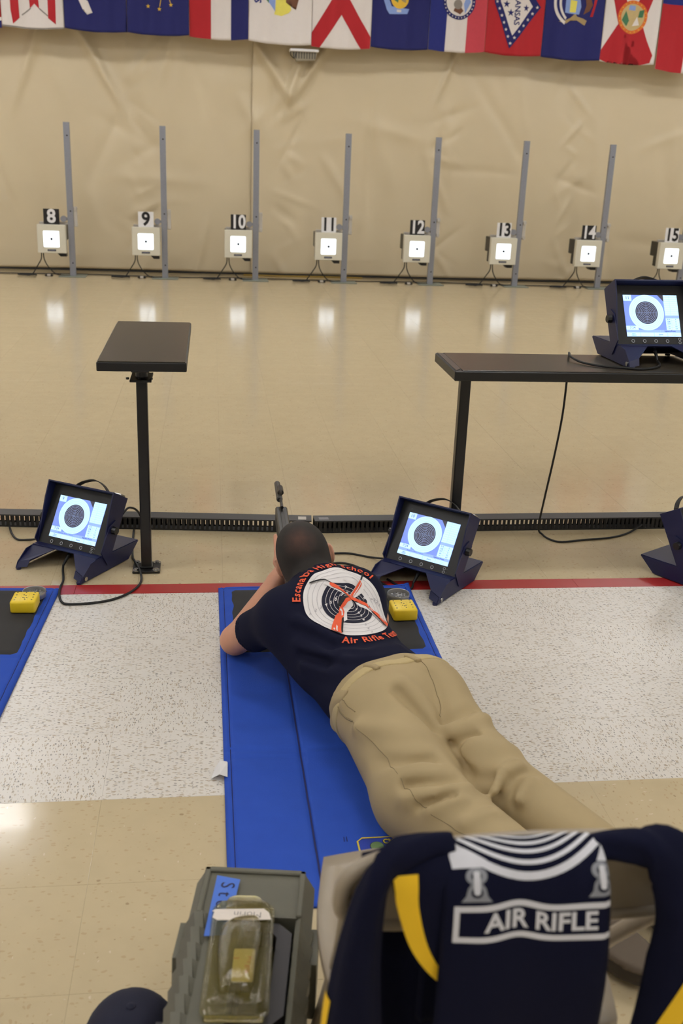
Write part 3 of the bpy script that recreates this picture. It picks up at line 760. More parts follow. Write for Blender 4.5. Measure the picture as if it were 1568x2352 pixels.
    for k in range(6):
        bx, bu = ((-.086 + .045 * k, -.0975) if k < 4 else (.098, -.0905) if k == 4 else (.098, -.1035))
        m = MB(); r = .0055 if k < 4 else .0045
        m.cyl(M @ Vector((bx, bu, -.001)), M @ Vector((bx, bu, .0012)), r, n=18); b = m.build('button', BLACKP, t)
        decal('button_rim', [ring2d(bx, bu, r * .85, r * 1.2, 22)], lambda u, v: M @ Vector((u, v, .0014)), grey, b, 0)
    decal('bezel_print', [xf2d(text2d('KONGSBERG', .0095, 0, 2, 'LEFT'), -.098, .093), disc2d(-.103, .093, .004, 16)], lambda u, v: M @ Vector((u, v, -.0006)), mat('dim_print', (48, 48, 50), .5), t, 0)
    decal('port_print', [xf2d(text2d('1 USB 2', .006, 0, 2), .05, -.1125), xf2d(text2d('0', .005), .108, -.0905), xf2d(text2d('I', .005), .108, -.1035)], lambda u, v: M @ Vector((u, v, -.0006)), grey, t, 0)
    for s in (-1, 1):
        m = MB(); m.cyl((M @ Vector((s * .1505, -.008, -.012))), (M @ Vector((s * .158, -.008, -.012))), .006, n=12); m.cyl((M @ Vector((s * .157, -.008, -.012))), (M @ Vector((s * .172, -.008, -.012))), .0155, .014, 10); m.build('tilt_knob', BLACKP, t)
    # carrying strap over the top
    m = MB(); pts = smooth_path([(-.075, .124, -.03), (-.045, .148, -.032), (0, .162, -.034), (.045, .15, -.032), (.08, .124, -.03)], 6)
    for a, b in zip(pts, pts[1:]):
        up = Vector((0, .003, 0))
        q = [a + Vector((0, 0, -.011)), b + Vector((0, 0, -.011)), b + Vector((0, 0, .011)), a + Vector((0, 0, .011))]
        A = [m.bm.verts.new(M @ p) for p in q]; B = [m.bm.verts.new(M @ (p + up)) for p in q]
        m.bm.faces.new(A[::-1]); m.bm.faces.new(B)
        for i in range(4): m.bm.faces.new((A[i], A[(i + 1) % 4], B[(i + 1) % 4], B[i]))
    bmesh.ops.remove_doubles(m.bm, verts=m.bm.verts, dist=1e-5); m.build('carrying_strap', RUBBER, t)
    MB().box(.095, .14, .124, .132, -.05, -.02, .002, 1, M).build('latch_plate', STEEL, t)
    # round connector under the bezel
    m = MB(); m.cyl(M @ Vector((.0, -.122, -.012)), M @ Vector((.0, -.137, -.006)), .006, n=14); c = m.build('connector', STEEL, t)
    m = MB(); m.cyl(M @ Vector((.0, -.135, -.007)), M @ Vector((-.002, -.172, .004)), .0065, .0045, 14); m.build('connector_sleeve', RUBBER, c)
    return t
monitor(-.229, .321, 0, -.561, '9', 'navy score monitor showing number nine on the floor beside the left post')
monitor(1.055, .10, 0, -.716, '10', 'navy score monitor showing number ten on the floor right of the shooter')
monitor(1.873, .278, .8025, .066, '11', 'navy score monitor showing number eleven on top of the long table', line1='')
monitor(2.131, .121, 0, .56, '12', 'navy score monitor on the floor at the right edge, side showing', line1='')

def cable(pts, label, r=.0042, name='monitor_cable'):
    o = MB().tube(pts, r, 8, 6).build(name, RUBBER, None, True); return tag(o, label, 'cable', 'thin black cables')
cable([(-.279, .246, .0145), (-.277, .215, .007), (-.270, .17, .0045), (-.264, .118, .0045), (-.266, .06, .0045), (-.258, -.02, .010), (-.243, -.065, .0045), (-.216, -.081, .0045), (-.137, -.073, .0045), (-.066, -.04, .0045), (-.012, .025, .0048), (.012, .11, .0048), (-.0, .2, .0155), (-.023, .285, .012), (-.035, .35, .0045), (-.045, .5, .0045), (-.05, .63, .006)], 'black cable curling over the red line from monitor nine')
cable([(-.40, .43, .05), (-.418, .50, .02), (-.452, .535, .0045), (-.494, .54, .0045), (-.528, .609, .0045), (-.548, .675, .012)], 'short black cable from monitor 9 into the cable duct at the left edge')
cable([(-.07, .40, .16), (-.05, .44, .17), (-.02, .48, .14), (-.0, .53, .06), (-.02, .62, .02)], 'black cable arching from the back of monitor 9 behind the left post')
cable([(.66, .35, .0045), (.72, .358, .0045), (.797, .36, .0045), (.878, .317, .0045), (.93, .262, .02)], 'upper of the two black cables between the shooter and monitor ten')
cable([(.60, .2, .0045), (.673, .234, .0045), (.752, .263, .0045), (.813, .222, .0045), (.858, .13, .0048), (.885, .06, .0048), (.92, .0, .0048)], 'lower of the two black cables between the shooter and monitor ten')
cable([(.994, .033, .0145), (.986, .012, .007), (.965, .0, .0048), (.94, .04, .0048), (.91, .10, .0048)], 'black cable under the front of monitor ten')
cable([(1.877, .188, .8165), (1.872, .15, .8085), (1.83, .105, .8075), (1.77, .079, .8075), (1.713, .098, .8075), (1.642, .124, .8075), (1.59, .182, .809), (1.571, .25, .816), (1.585, .31, .818), (1.605, .36, .805), (1.61, .378, .79), (1.615, .385, .70), (1.618, .40, .55), (1.61, .42, .38), (1.60, .45, .2), (1.612, .52, .05), (1.64, .54, .008), (1.66, .49, .0045), (1.70, .465, .0045), (1.80, .486, .0045), (1.921, .509, .0045), (2.02, .56, .0045), (2.11, .625, .02)], 'long black cable looping off the long table and hanging down to the floor duct')

# ================================================================== shooting mats
def ztop(x, y, seed):
    r = math.sin
    z = .0135 + .0009 * r(y * 38 + 3 * r(x * 5 + seed)) + .0007 * r(y * 71 + 2 * r(x * 9) + seed) + .0012 * r(x * 6 + y * 3 + seed)
    z -= .004 * math.exp(-((x - .198) / .006) ** 2) * (1 if y < -.49 else 0)
    z -= .004 * math.exp(-((y + 1.06 + .01 * math.sin(x * 9)) / .010) ** 2) + .0025 * math.exp(-((y + 1.10) / .008) ** 2) * (x < .21) + .0025 * math.exp(-((y + .535) / .008) ** 2)
    z -= .0035 * (math.exp(-((x - .018) / .004) ** 2) + math.exp(-((x - .672) / .004) ** 2) + math.exp(-((y + .018) / .004) ** 2) + math.exp(-((y + 1.642) / .004) ** 2))
    return z
def mat_surface(seed, w_=.69, l_=1.66, curl=0):
    nx, ny = 92, 180
    xs = np.unique(np.concatenate([np.linspace(0, w_, 70), [.010, .014, .018, .022, .026, w_ - .026, w_ - .022, w_ - .018, w_ - .014, w_ - .01, .186, .192, .198, .204, .21]]))
    ys = np.unique(np.concatenate([np.linspace(-l_, 0, 200), [-.026, -.022, -.018, -.014, -.01]]))
    nx, ny = len(xs), len(ys)
    V = []
    for x in xs:
        for y in ys:
            e = min(x, w_ - x, -y, y + l_); z = ztop(x, y, seed)
            if e < .012: z = z * (.45 + .55 * e / .012)
            z += curl * max(0, 1 - math.hypot(w_ - x, y) / .09) ** 2
            V.append((x, y, z))
    Fc = [(i * ny + k, (i + 1) * ny + k, (i + 1) * ny + k + 1, i * ny + k + 1) for i in range(nx - 1) for k in range(ny - 1)]
    b0 = len(V); V += [(x, y, .0012 if curl == 0 else .0012) for x in (0, w_) for y in (-l_, 0)]
    rim = [i * ny for i in range(nx)] + [(nx - 1) * ny + k for k in range(1, ny)] + [i * ny + ny - 1 for i in range(nx - 2, -1, -1)] + [k for k in range(ny - 2, 0, -1)]
    low = {}
    for i in rim: low[i] = len(V); V.append((V[i][0], V[i][1], max(.001, V[i][2] - .010)))
    for a, b in zip(rim, rim[1:] + rim[:1]): Fc.append((b, a, low[a], low[b]))
    Fc.append(tuple(low[i] for i in rim)[::-1])
    return V, Fc
def shooting_mat(loc, rz, label, seed, curl, patch):
    t = thing('shooting_mat', label, 'mat', loc, rz, 'blue shooting mats')
    obj('cushion', *mat_surface(seed, curl=curl), MATBLUE, t, True)
    zz = lambda x, y, o=.0008: Vector((x, y, ztop(x, y, seed) + o + curl * max(0, 1 - math.hypot(.69 - x, y) / .09) ** 2))
    st = lambda pts, wd: line2d([tuple(p) for p in pts], wd)
    decal('edge_stitching', [st([(.018, -.018), (.018, -1.642)], .0022), st([(.672, -.018), (.672, -1.642)], .0022), st([(.018, -1.642), (.672, -1.642)], .0022), st([(.018, -.018), (.672, -.018)], .0022)], zz, THREAD, t, .02)
    decal('centre_seam', [st([(.198, -.47), (.198, -.8), (.199, -1.2), (.2, -1.632)], .004)], lambda x, y: zz(x, y, .0035), THREAD, t, .02)
    px = np.linspace(.043, .655, 40); py = np.linspace(-.522, -.035, 30); V = []
    for x in px:
        for y in py:
            e = min(x - .043, .655 - x, -.035 - y, y + .522)
            V.append((x, y, ztop(x, y, seed) * .3 + .0125 + (.001 if e > 1e-6 else -.004)))
    Fc = [(i * 30 + k, (i + 1) * 30 + k, (i + 1) * 30 + k + 1, i * 30 + k + 1) for i in range(39) for k in range(29)]
    obj('elbow_pad', V, Fc, PADBLK, t, True)
    if patch:
        YT = mat('yellow_embroidery', (206, 186, 60), .7); BK = mat('black_embroidery', (16, 16, 22), .7)
        x0, y0 = .297, -1.452
        bd = [(x0, y0 - .1), (x0, y0 - .012), (x0 + .012, y0), (x0 + .15, y0), (x0 + .162, y0 - .012), (x0 + .162, y0 - .1), (x0, y0 - .1)]
        ptch = decal('sewn_patch', [P(bd[:-1])], lambda x, y: zz(x, y, .0012), MATDARK, t, .02)
        decal('patch_border', [line2d(bd, .004)], lambda x, y: zz(x, y, .0022), YT, ptch, .02)
        tx = text2d('CMP GAMES', .026, .0012)
        decal('patch_lettering_outline', [xf2d(text2d('CMP GAMES', .024, .0026), x0 + .106, y0 - .019, 0, .74, 1)], lambda x, y: zz(x, y, .0022), BK, ptch, .02)
        decal('patch_lettering', [xf2d(text2d('CMP GAMES', .024, .0006), x0 + .106, y0 - .019, 0, .74, 1)], lambda x, y: zz(x, y, .0028), YT, ptch, .02)
        decal('patch_emblem_outline', [disc2d(x0 + .042, y0 - .035, .0165, 24, .0185)], lambda x, y: zz(x, y, .0022), BK, ptch, .02)
        decal('patch_emblem', [disc2d(x0 + .042, y0 - .035, .015, 24, .017)], lambda x, y: zz(x, y, .0028), mat('green_embroidery', (104, 132, 84), .7), ptch, .02)
        decal('stitch_mark', [line2d([(.268, -1.445), (.267, -1.462)], .0018), line2d([(.274, -1.444), (.274, -1.462)], .0018)], lambda x, y: zz(x, y, .0018), THREAD, t, .02)
    return t
shooting_mat((.288, .035, 0), .006, 'blue quilted shooting mat with black elbow pad under the lying shooter', .4, .012, True)
shooting_mat((-.954, .086, 0), -.052, 'blue quilted shooting mat with black elbow pad cut off at the left edge', 1.7, 0, False)

# ================================================================== pellet holders and tins
def pellet_block(x, y, rz, label):
    t = thing('pellet_block', label, 'pellet box', (x, y, .0185), rz, 'yellow pellet blocks')
    b = MB().box(-.041, .041, -.044, .044, 0, .042, .007, 3).build('body', YELLOW, t, True)
    m = MB()
    for hx, hy in [(-.028, .032), (-.028, .014), (-.028, -.006), (-.028, -.026), (0, .034), (-.004, .014), (.003, .008), (-.004, -.006), (.008, -.006), (.002, -.012), (.005, -.024), (.028, .034), (.027, .016), (.028, -.004), (.027, -.024)]:
        MB().cyl((hx, hy, .0415), (hx, hy, .0424), .0026, n=10).build('pellet_hole', BLACKP, b)
    decal('moulded_square', [line2d([(-.011, -.03), (-.011, .022), (.013, .022), (.013, -.03), (-.011, -.03)], .0008)], lambda u, v: Vector((u, v, .0423)), mat('darker_yellow', (205, 170, 30), .5), b, 0)  # square outlined in a darker yellow than the body
    return t
pellet_block(.906, -.247, .05, 'yellow plastic pellet block next to the shooter on the blue mat')
pellet_block(-.352, -.138, -.03, 'yellow plastic pellet block on the mat at the left edge')
def pellet_tin(x, y, z, label):
    t = thing('pellet_tin', label, 'tin', (x, y, z), 0, 'open pellet tins')
    MB().lathe([(.0, 0), (.037, 0), (.0385, .002), (.0385, .0125), (.0392, .0135), (.0392, .022), (.0385, .0235), (.0372, .022), (.0372, .003), (0, .003)], 40).build('can', TIN, t, True)
    m = MB(); r = random.Random(5)
    for k in range(150):
        a = r.uniform(0, 6.28); q = .034 * math.sqrt(r.random()); h = .004 + r.random() * .007
        d = Vector((r.uniform(-1, 1), r.uniform(-1, 1), r.uniform(-.6, .6))).normalized() * .0028
        c = Vector((q * math.cos(a), q * math.sin(a), h)); m.cyl(c - d, c + d, .0023, .0014, 6)
    tag(m.build('pellets', LEAD, t), kind='stuff')
pellet_tin(.914, -.108, .0185, 'open round pellet tin behind the yellow block next to the shooter')
pellet_tin(-.337, -.045, .0185, 'open round pellet tin behind the yellow block at the left edge')

# paper scrap at the mat edge
V = [(.262, -1.143, .004), (.283, -1.146, .018), (.303, -1.15, .012), (.272, -1.108, .012), (.287, -1.096, .026), (.304, -1.105, .024), (.284, -1.087, .018), (.303, -1.088, .016)]
o = obj('paper_scrap', V, [(0, 1, 4, 3), (1, 2, 5, 4), (3, 4, 6), (4, 5, 7, 6)], mat('paper', (218, 216, 214), .8)); s = o.modifiers.new('thickness', 'SOLIDIFY'); s.thickness = .0008
tag(o, 'crumpled white paper scrap at the left edge of the blue mat', 'paper')
# ================================================================== olive range box
OLIVE = mat('olive_grey_plastic', (96, 94, 80), .5, var=.12, vscale=22, bump=.12, bscale=500)
HANDLE = mat('charcoal_plastic', (52, 50, 54), .45, var=.08)
t = thing('range_box', 'olive grey plastic range box with charcoal top handle in the foreground', 'tool box', (.31, -2.087, 0), -.148)
HW, HL = .104, .23
m = MB(); m.box(-.097, .097, -HL + .01, HL - .01, 0, .252, .012, 2); m.build('lower_body', OLIVE, t, True)
def sect(k, d):
    if k == 'full': p = [(-.104, .25), (-.104, .268), (-.086, .30), (.086, .30), (.104, .268), (.104, .25)]
    else: p = [(-.104, .25), (-.104, .268), (-.086, .30), (-.072, .302), (-.066, .296), (-.012, .296), (-.008, .258), (.074, .258), (.078, .292), (.086, .298), (.104, .268), (.104, .25)]
    return [(x + d * (1 if x > .09 else -1 if x < -.07 else 0), z + (d if z > .26 else 0)) for x, z in p]
def seg(m, k, y0, d0, y1, d1):
    A = [m.bm.verts.new((x, y0, z)) for x, z in sect(k, d0)]; B = [m.bm.verts.new((x, y1, z)) for x, z in sect(k, d1)]
    fs = [m.bm.faces.new(A), m.bm.faces.new(B[::-1])]; n = len(A)
    for i in range(n): fs.append(m.bm.faces.new((A[i], B[i], B[(i + 1) % n], A[(i + 1) % n])))
    bmesh.ops.recalc_face_normals(m.bm, faces=fs)
m = MB(); seg(m, 'full', -.142, .001, -HL, 0); m.build('lid_near_panel', OLIVE, t)
m = MB(); seg(m, 'full', HL - .012, 0, .105, .0)
A = [(-.10, .25), (-.095, .266), (-.08, .296), (.08, .296), (.095, .266), (.10, .25)]
m.prism([(x * 1.0, z) for x, z in A], 'y', HL - .012, HL)
m.build('lid_far_panel', OLIVE, t)
for k in range(7):
    y0 = .105 - k * .0353; m = MB(); seg(m, 'rib', y0, .0045, y0 - .0353, -.002); m.build('lid_rib', OLIVE, t)
m = MB()                                                  # raised rim round the far panel
for a, b in (((-.083, HL - .016), (.083, HL - .016)), ((-.083, HL - .016), (-.083, .11)), ((.083, HL - .016), (.083, .11))):
    m.box(min(a[0], b[0]) - .005, max(a[0], b[0]) + .005, min(a[1], b[1]) - .005, max(a[1], b[1]) + .005, .299, .3055, .002)
m.build('panel_rim', OLIVE, t)
m = MB()                                                  # C handle with cut corners
o_ = [(.0, .098), (.052, .098), (.074, .076), (.074, -.092), (.052, -.117), (-.012, -.117), (-.012, -.095), (.04, -.095), (.05, -.083), (.05, .066), (.042, .076), (.0, .076)]
m.prism(o_, 'z', .266, .2945); hd = m.build('handle', HANDLE, t)
m = MB(); m.box(.0, .03, -.06, .05, .257, .262, .002); m.build('recess_plate', OLIVE, t)
for s in (-1, 1):
    for y in (.085, -.125):
        m = MB(); m.prism([(y - .04, .15), (y + .04, .15), (y + .05, .20), (y + .04, .262), (y - .04, .262), (y - .05, .2)], 'x', min(s * .097, s * .117), max(s * .097, s * .117)); m.build('latch', HANDLE if y < 0 else OLIVE, t)
TAPEB = mat('blue_painters_tape', (74, 116, 206), .7, var=.04)
tp = decal('blue_tape', [P([(-.065, .195), (-.024, .187), (-.031, .055), (-.066, .05)])], lambda x, y: Vector((x, y, .3062 if y > .104 else .3062 - (.104 - y) * .04)), TAPEB, t, .02)
decal('tape_writing', [xf2d(text2d('S t o', .034, 0, 3, 'LEFT'), -.044, .178, -math.pi / 2 - .05, 1, 1)], lambda x, y: Vector((x, y, .3068 if y > .104 else .3068 - (.104 - y) * .04)), mat('marker_ink', (30, 24, 60), .6), tp, .02)

# ------------------------------------------------------------------ clear clamshell pack on the box
def plastic(name, tint, amt=.07, rough=.05):
    m = bpy.data.materials.new(name); m.use_nodes = True; nt = m.node_tree; nt.nodes.clear(); L = nt.links.new
    out = nd(nt, 'ShaderNodeOutputMaterial'); tr = nd(nt, 'ShaderNodeBsdfTransparent'); tr.inputs[0].default_value = lin(tint)
    gl = nd(nt, 'ShaderNodeBsdfGlossy'); gl.inputs['Roughness'].default_value = rough; gl.inputs['Color'].default_value = (.95, .93, .86, 1)
    fr = nd(nt, 'ShaderNodeFresnel'); fr.inputs[0].default_value = 1.45
    no = nd(nt, 'ShaderNodeTexNoise', Scale=60.); bp = nd(nt, 'ShaderNodeBump', Strength=.15, Distance=.004); L(no.outputs['Fac'], bp.inputs['Height']); L(bp.outputs['Normal'], gl.inputs['Normal'])
    mp = nd(nt, 'ShaderNodeMath', operation='ADD'); L(fr.outputs[0], mp.inputs[0]); mp.inputs[1].default_value = amt * .9
    ms = nd(nt, 'ShaderNodeMixShader'); L(mp.outputs[0], ms.inputs[0]); L(tr.outputs[0], ms.inputs[1]); L(gl.outputs[0], ms.inputs[2])
    df = nd(nt, 'ShaderNodeBsdfDiffuse'); df.inputs[0].default_value = lin((206, 196, 120)); m2 = nd(nt, 'ShaderNodeMixShader'); m2.inputs[0].default_value = amt * .5; L(ms.outputs[0], m2.inputs[1]); L(df.outputs[0], m2.inputs[2])
    L(m2.outputs[0], out.inputs[0]); return m
CLAM = plastic('clear_yellowed_plastic', (246, 243, 218))
t = thing('clamshell_pack', 'clear yellowed plastic clamshell pack with masking tape on the range box', 'packaging', (.3075, -2.082, .3065), -.096)
def rrect(hx, hy, r, n=6, cut=0):
    out = []
    for cx_, cy_, a0 in ((hx - r, hy - r, 0), (-hx + r, hy - r, math.pi / 2), (-hx + r, -hy + r, math.pi), (hx - r, -hy + r, 1.5 * math.pi)):
        out += [(cx_ + r * math.cos(a0 + math.pi / 2 * k / n), cy_ + r * math.sin(a0 + math.pi / 2 * k / n)) for k in range(n + 1)]
    return out
def blister(nm, layers, m_, z_close=True):
    """stack of outlines (pts, z) -> open shell closed on top"""
    V = []; Fc = []; n = len(layers[0][0])
    for pts, z in layers: V += [(x, y, z) for x, y in pts]
    for l in range(len(layers) - 1):
        for i in range(n): Fc.append((l * n + i, l * n + (i + 1) % n, (l + 1) * n + (i + 1) % n, (l + 1) * n + i))
    Fc.append(tuple(range((len(layers) - 1) * n, len(layers) * n)))
    return obj(nm, V, Fc, m_, t, True)
def edgesharp(o):
    try: o.data.set_sharp_from_angle(angle=math.radians(35))
    except Exception: pass
    return o
edgesharp(blister('back_sheet', [(rrect(.051, .121, .016), .0), (rrect(.051, .121, .016), .0012)], CLAM))
tab = [(x, y) for x, y in rrect(.03, .03, .018)]
blister('front_shell', [(rrect(.049, .117, .015), .0015), (rrect(.045, .111, .014), .003), (rrect(.044, .110, .014), .016), (rrect(.0415, .107, .013), .019), (rrect(.038, .103, .012), .017)], CLAM)
inner = [(.012, -.085), (.025, -.083), (.030, -.02), (.034, .03), (.030, .055), (.022, .068), (.0, .066), (-.018, .058), (-.03, .04), (-.034, .0), (-.024, -.082), (-.01, -.085)]
inner = [(p.x, p.y) for p in smooth_path([(x, y, 0) for x, y in inner + inner[:1]], 3)[:-1]]
blister('inner_blister', [(inner, .0172), ([(x * .93, y * .95) for x, y in inner], .027), ([(x * .8, y * .85) for x, y in inner], .031), ([(x * .4, y * .5) for x, y in inner], .0325)], CLAM)
m = MB(); m.box(-.044, .044, -.129, -.119, .0, .006, .002); m.cyl((-.044, -.122, .004), (.044, -.122, .004), .0025, n=8); m.build('hinge_strip', CLAM, t)
m = MB(); m.prism(tab, 'z', .0, .001, Matrix.Translation((0, .112, 0))); m.build('hang_tab', CLAM, t)
MASK = mat('masking_tape', (222, 212, 200), .75, var=.05, bump=.2, bscale=150)
pts = [(-.048, .066), (-.046, .079), (-.05, .081), (-.044, .085), (.034, .088), (.043, .078), (.046, .066), (.047, .063), (.03, .062), (-.04, .060)]
mt = MB(); mt.prism(pts, 'z', .0195, .0201); mt = mt.build('masking_tape_label', MASK, t)
decal('tape_writing', [xf2d(text2d('Morin', .019, -.0004, 3), .008, .074, math.pi - .03)], lambda x, y: Vector((x, y, .0205)), mat('pencil', (90, 84, 86), .8), mt, 0)
NOTE = mat('cream_card', (226, 212, 158), .7)
nt_ = MB(); nt_.prism([(x, y) for x, y in [(p[0] + .008, p[1] - .026) for p in rrect(.0165, .034, .003, 3)]], 'z', .010, .0106); nt_ = nt_.build('card_insert', NOTE, t)
decal('card_writing', [xf2d(text2d('3', .012), -.004, -.012, -math.pi / 2), xf2d(text2d('Pre gras', .011), .016, -.026, -math.pi / 2 - .05)], lambda x, y: Vector((x, y, .0109)), mat('red_ink', (214, 110, 84), .7), nt_, 0)

# ------------------------------------------------------------------ navy cap on the floor
NAVYC = mat('navy_cotton', (20, 22, 44), .85, var=.12, vscale=200, )
t = thing('cap', 'navy blue cloth cap on the floor beside the range box', 'cap', (.130, -1.995, 0), .2)
V = []; n, mm = 48, 14
for k in range(mm + 1):
    a = math.pi / 2 * k / mm
    for i in range(n):
        th = 2 * math.pi * i / n
        r = .093 * math.cos(a) ** .8 * (1 - .012 * math.exp(-((th / (math.pi / 3)) % 1 - .5) ** 2 * 400)); V.append((r * math.cos(th), r * 1.1 * math.sin(th), .012 + .126 * math.sin(a)))
Fc = [(k * n + i, k * n + (i + 1) % n, (k + 1) * n + (i + 1) % n, (k + 1) * n + i) for k in range(mm) for i in range(n)]
obj('crown', V, Fc, NAVYC, t, True)
m = MB(); m.lathe([(.0, .136), (.008, .139), (.0, .143)], 14); m.build('top_button', NAVYC, t, True)
V = []; 
for j in range(7):
    for i in range(17):
        th = -math.pi / 2 + (i / 16 - .5) * 2.2; r = .094 + .07 * j / 6 * math.cos((i / 16 - .5) * 2.6); V.append((r * math.cos(th), r * 1.1 * math.sin(th), .012 + .004 * math.cos((i / 16 - .5) * 3)))
o = obj('brim', V, [(j * 17 + i, j * 17 + i + 1, (j + 1) * 17 + i + 1, (j + 1) * 17 + i) for j in range(6) for i in range(16)], NAVYC, t, True); s = o.modifiers.new('thickness', 'SOLIDIFY'); s.thickness = .003; s.offset = 0
m = MB(); m.lathe([(.091, .001), (.094, .001), (.094, .013), (.091, .013), (.091, .001)], 40, closed=True); m.build('sweatband', NAVYC, t, True, Matrix.Diagonal((1, 1.1, 1, 1)))

# ================================================================== folding chair
BEIGE = mat('beige_chair_enamel', (156, 143, 124), .35, var=.05)
t = thing('folding_chair', 'beige folding chair with a navy hoodie draped over its back', 'chair', (.62, -2.3, 0))
CXo, CYo = .62, -2.3
def cp(x, y, z): return Vector((x - CXo, y - CYo, z))
def chair_back(u, v):                                     # u,v in -1..1
    x = .624 + .216 * u; z = .720 + .062 * v - (.012 * (u * u) if v < 0 else 0) * -1
    y = -2.462 - .0 * v + .022 * (1 - u * u) * 1 + .02 * (1 - v) * .5
    return x, y - .0, z
out = []
for i in range(64):
    a = 2 * math.pi * i / 64; c, s = math.cos(a), math.sin(a); e = .52
    out.append((math.copysign(abs(c) ** e, c), math.copysign(abs(s) ** e, s)))
V = []; Fc = []
R_ = 10
for k in range(R_ + 1):
    for u, v in out: V.append(cp(*chair_back(u * k / R_ if k else 0, v * k / R_ if k else 0)))
for k in range(R_):
    for i in range(64): Fc.append((k * 64 + i, k * 64 + (i + 1) % 64, (k + 1) * 64 + (i + 1) % 64, (k + 1) * 64 + i))
o = obj('backrest', V, Fc, BEIGE, t, True); s = o.modifiers.new('thickness', 'SOLIDIFY'); s.thickness = .006; s.offset = 0
rim = [cp(*chair_back(u, v)) for u, v in out]
MB().tube(rim + rim[:1], .0095, 10, 2).build('backrest_rim', BEIGE, t, True)
V = [];
for i in range(13):
    for k in range(13):
        u, v = i / 6 - 1, k / 6 - 1; q = max(abs(u), abs(v)) or 1; l = math.hypot(u, v) or 1; f = (q / l) ** .35
        V.append(cp(.62 + .2 * u * f, -2.19 + .2 * v * f, .435 - .012 * (1 - u * u) * (1 - v * v)))
o = obj('seat', V, [(i * 13 + k, (i + 1) * 13 + k, (i + 1) * 13 + k + 1, i * 13 + k + 1) for i in range(12) for k in range(12)], BEIGE, t, True); s = o.modifiers.new('thickness', 'SOLIDIFY'); s.thickness = .02; s.offset = -1
for s in (-1, 1):
    X = .62 + s * .183; XT = .628 + s * .205
    MB().tube([cp(XT, -2.45, .73), cp(XT, -2.41, .66), cp(X, -2.25, .44), cp(X, -1.98, .012)], .011, 10, 5).build('leg', BEIGE, t, True)
    X2 = .62 + s * .16
    MB().tube([cp(X2, -2.12, .43), cp(X2, -2.3, .25), cp(X2, -2.52, .012)], .010, 10, 5).build('leg', BEIGE, t, True)
    MB().cyl(cp(X, -1.98, 0), cp(X, -1.98, .025), .014, n=12).build('foot_cap', RUBBER, t); MB().cyl(cp(X2, -2.52, 0), cp(X2, -2.52, .025), .013, n=12).build('foot_cap', RUBBER, t)
MB().cyl(cp(.46, -2.48, .06), cp(.78, -2.48, .06), .008, n=10).build('cross_bar', BEIGE, t); MB().cyl(cp(.437, -2.03, .09), cp(.803, -2.03, .09), .008, n=10).build('cross_bar', BEIGE, t)

# ================================================================== hoodie over the chair
HOOD = mat('navy_fleece', (17, 19, 40), .95, var=.12, vscale=300, bump=.2, bscale=900, spec=.15)
GOLD = mat('gold_stripe_knit', (240, 194, 34), .85, var=.06)
INK = mat('white_screen_print', (206, 206, 210), .6, var=.08, vscale=40); INKG = mat('grey_screen_print', (134, 136, 142), .6, var=.15, vscale=60)
t = thing('hoodie', 'navy hoodie with gold stripes and white AIR RIFLE print hung over the folding chair', 'hoodie', (.6, -2.5, .282))
HO = Vector((.6, -2.5, .3))
prof = smooth_path([(0, -2.405, .52), (0, -2.41, .66), (0, -2.425, .774), (0, -2.45, .813), (0, -2.482, .812), (0, -2.506, .788), (0, -2.517, .739), (0, -2.522, .665), (0, -2.518, .55), (0, -2.512, .45), (0, -2.508, .36)], 8)
sl = [0]
for a, b in zip(prof, prof[1:]): sl.append(sl[-1] + (b - a).length)
s_crest = sl[3 * 8]
def panel(x, s, off=0):
    s = s + s_crest
    i = max(0, min(len(sl) - 2, int(np.searchsorted(sl, s)) - 1)); f = (s - sl[i]) / (sl[i + 1] - sl[i])
    p = prof[i].lerp(prof[i + 1], f); d = (prof[i + 1] - prof[i]).normalized(); nrm = Vector((0, -d.z, d.y)) * -1
    if nrm.y > 0 and s > s_crest: nrm = -nrm
    nrm = Vector((0, d.z, -d.y)) if Vector((0, d.z, -d.y)).dot(Vector((0, -.3, .6)) if abs(s - s_crest) < .08 else Vector((0, -1 if s > s_crest else 1, 0))) > 0 else Vector((0, -d.z, d.y))
    w_ = .0035 * math.sin(x * 55 + s * 4) * min(1, max(0, (s - s_crest) * 6)) + .004 * math.sin(s * 17 + x * 9) * min(1, max(0, (s - s_crest) * 4))
    xl = (x - .602) * (1 + .10 * min(1, max(0, s - s_crest) / .4))
    edge = max(0, abs(x - .602) - .078) / .012
    return Vector((.602 + xl, 0, 0)) + p + nrm * (w_ + off - .006 * edge * edge) - HO
xs = np.linspace(.512, .692, 34); ss = np.linspace(-s_crest + .001, sl[-1] - s_crest - .001, 70)
V = [panel(x, s) for x in xs for s in ss]
o = obj('back_panel', V, [(i * 70 + k, (i + 1) * 70 + k, (i + 1) * 70 + k + 1, i * 70 + k + 1) for i in range(33) for k in range(69)], HOOD, t, True); so = o.modifiers.new('thickness', 'SOLIDIFY'); so.thickness = .012; so.offset = -1
if True:
    me = o.data
    bmn = bmesh.new(); bmn.from_mesh(me); bmesh.ops.recalc_face_normals(bmn, faces=bmn.faces)
    fc = min(bmn.faces, key=lambda f: (f.calc_center_median() - Vector((0, -.02, .38))).length)
    if fc.normal.y > 0: bmesh.ops.reverse_faces(bmn, faces=bmn.faces)
    bmn.to_mesh(me); bmn.free()
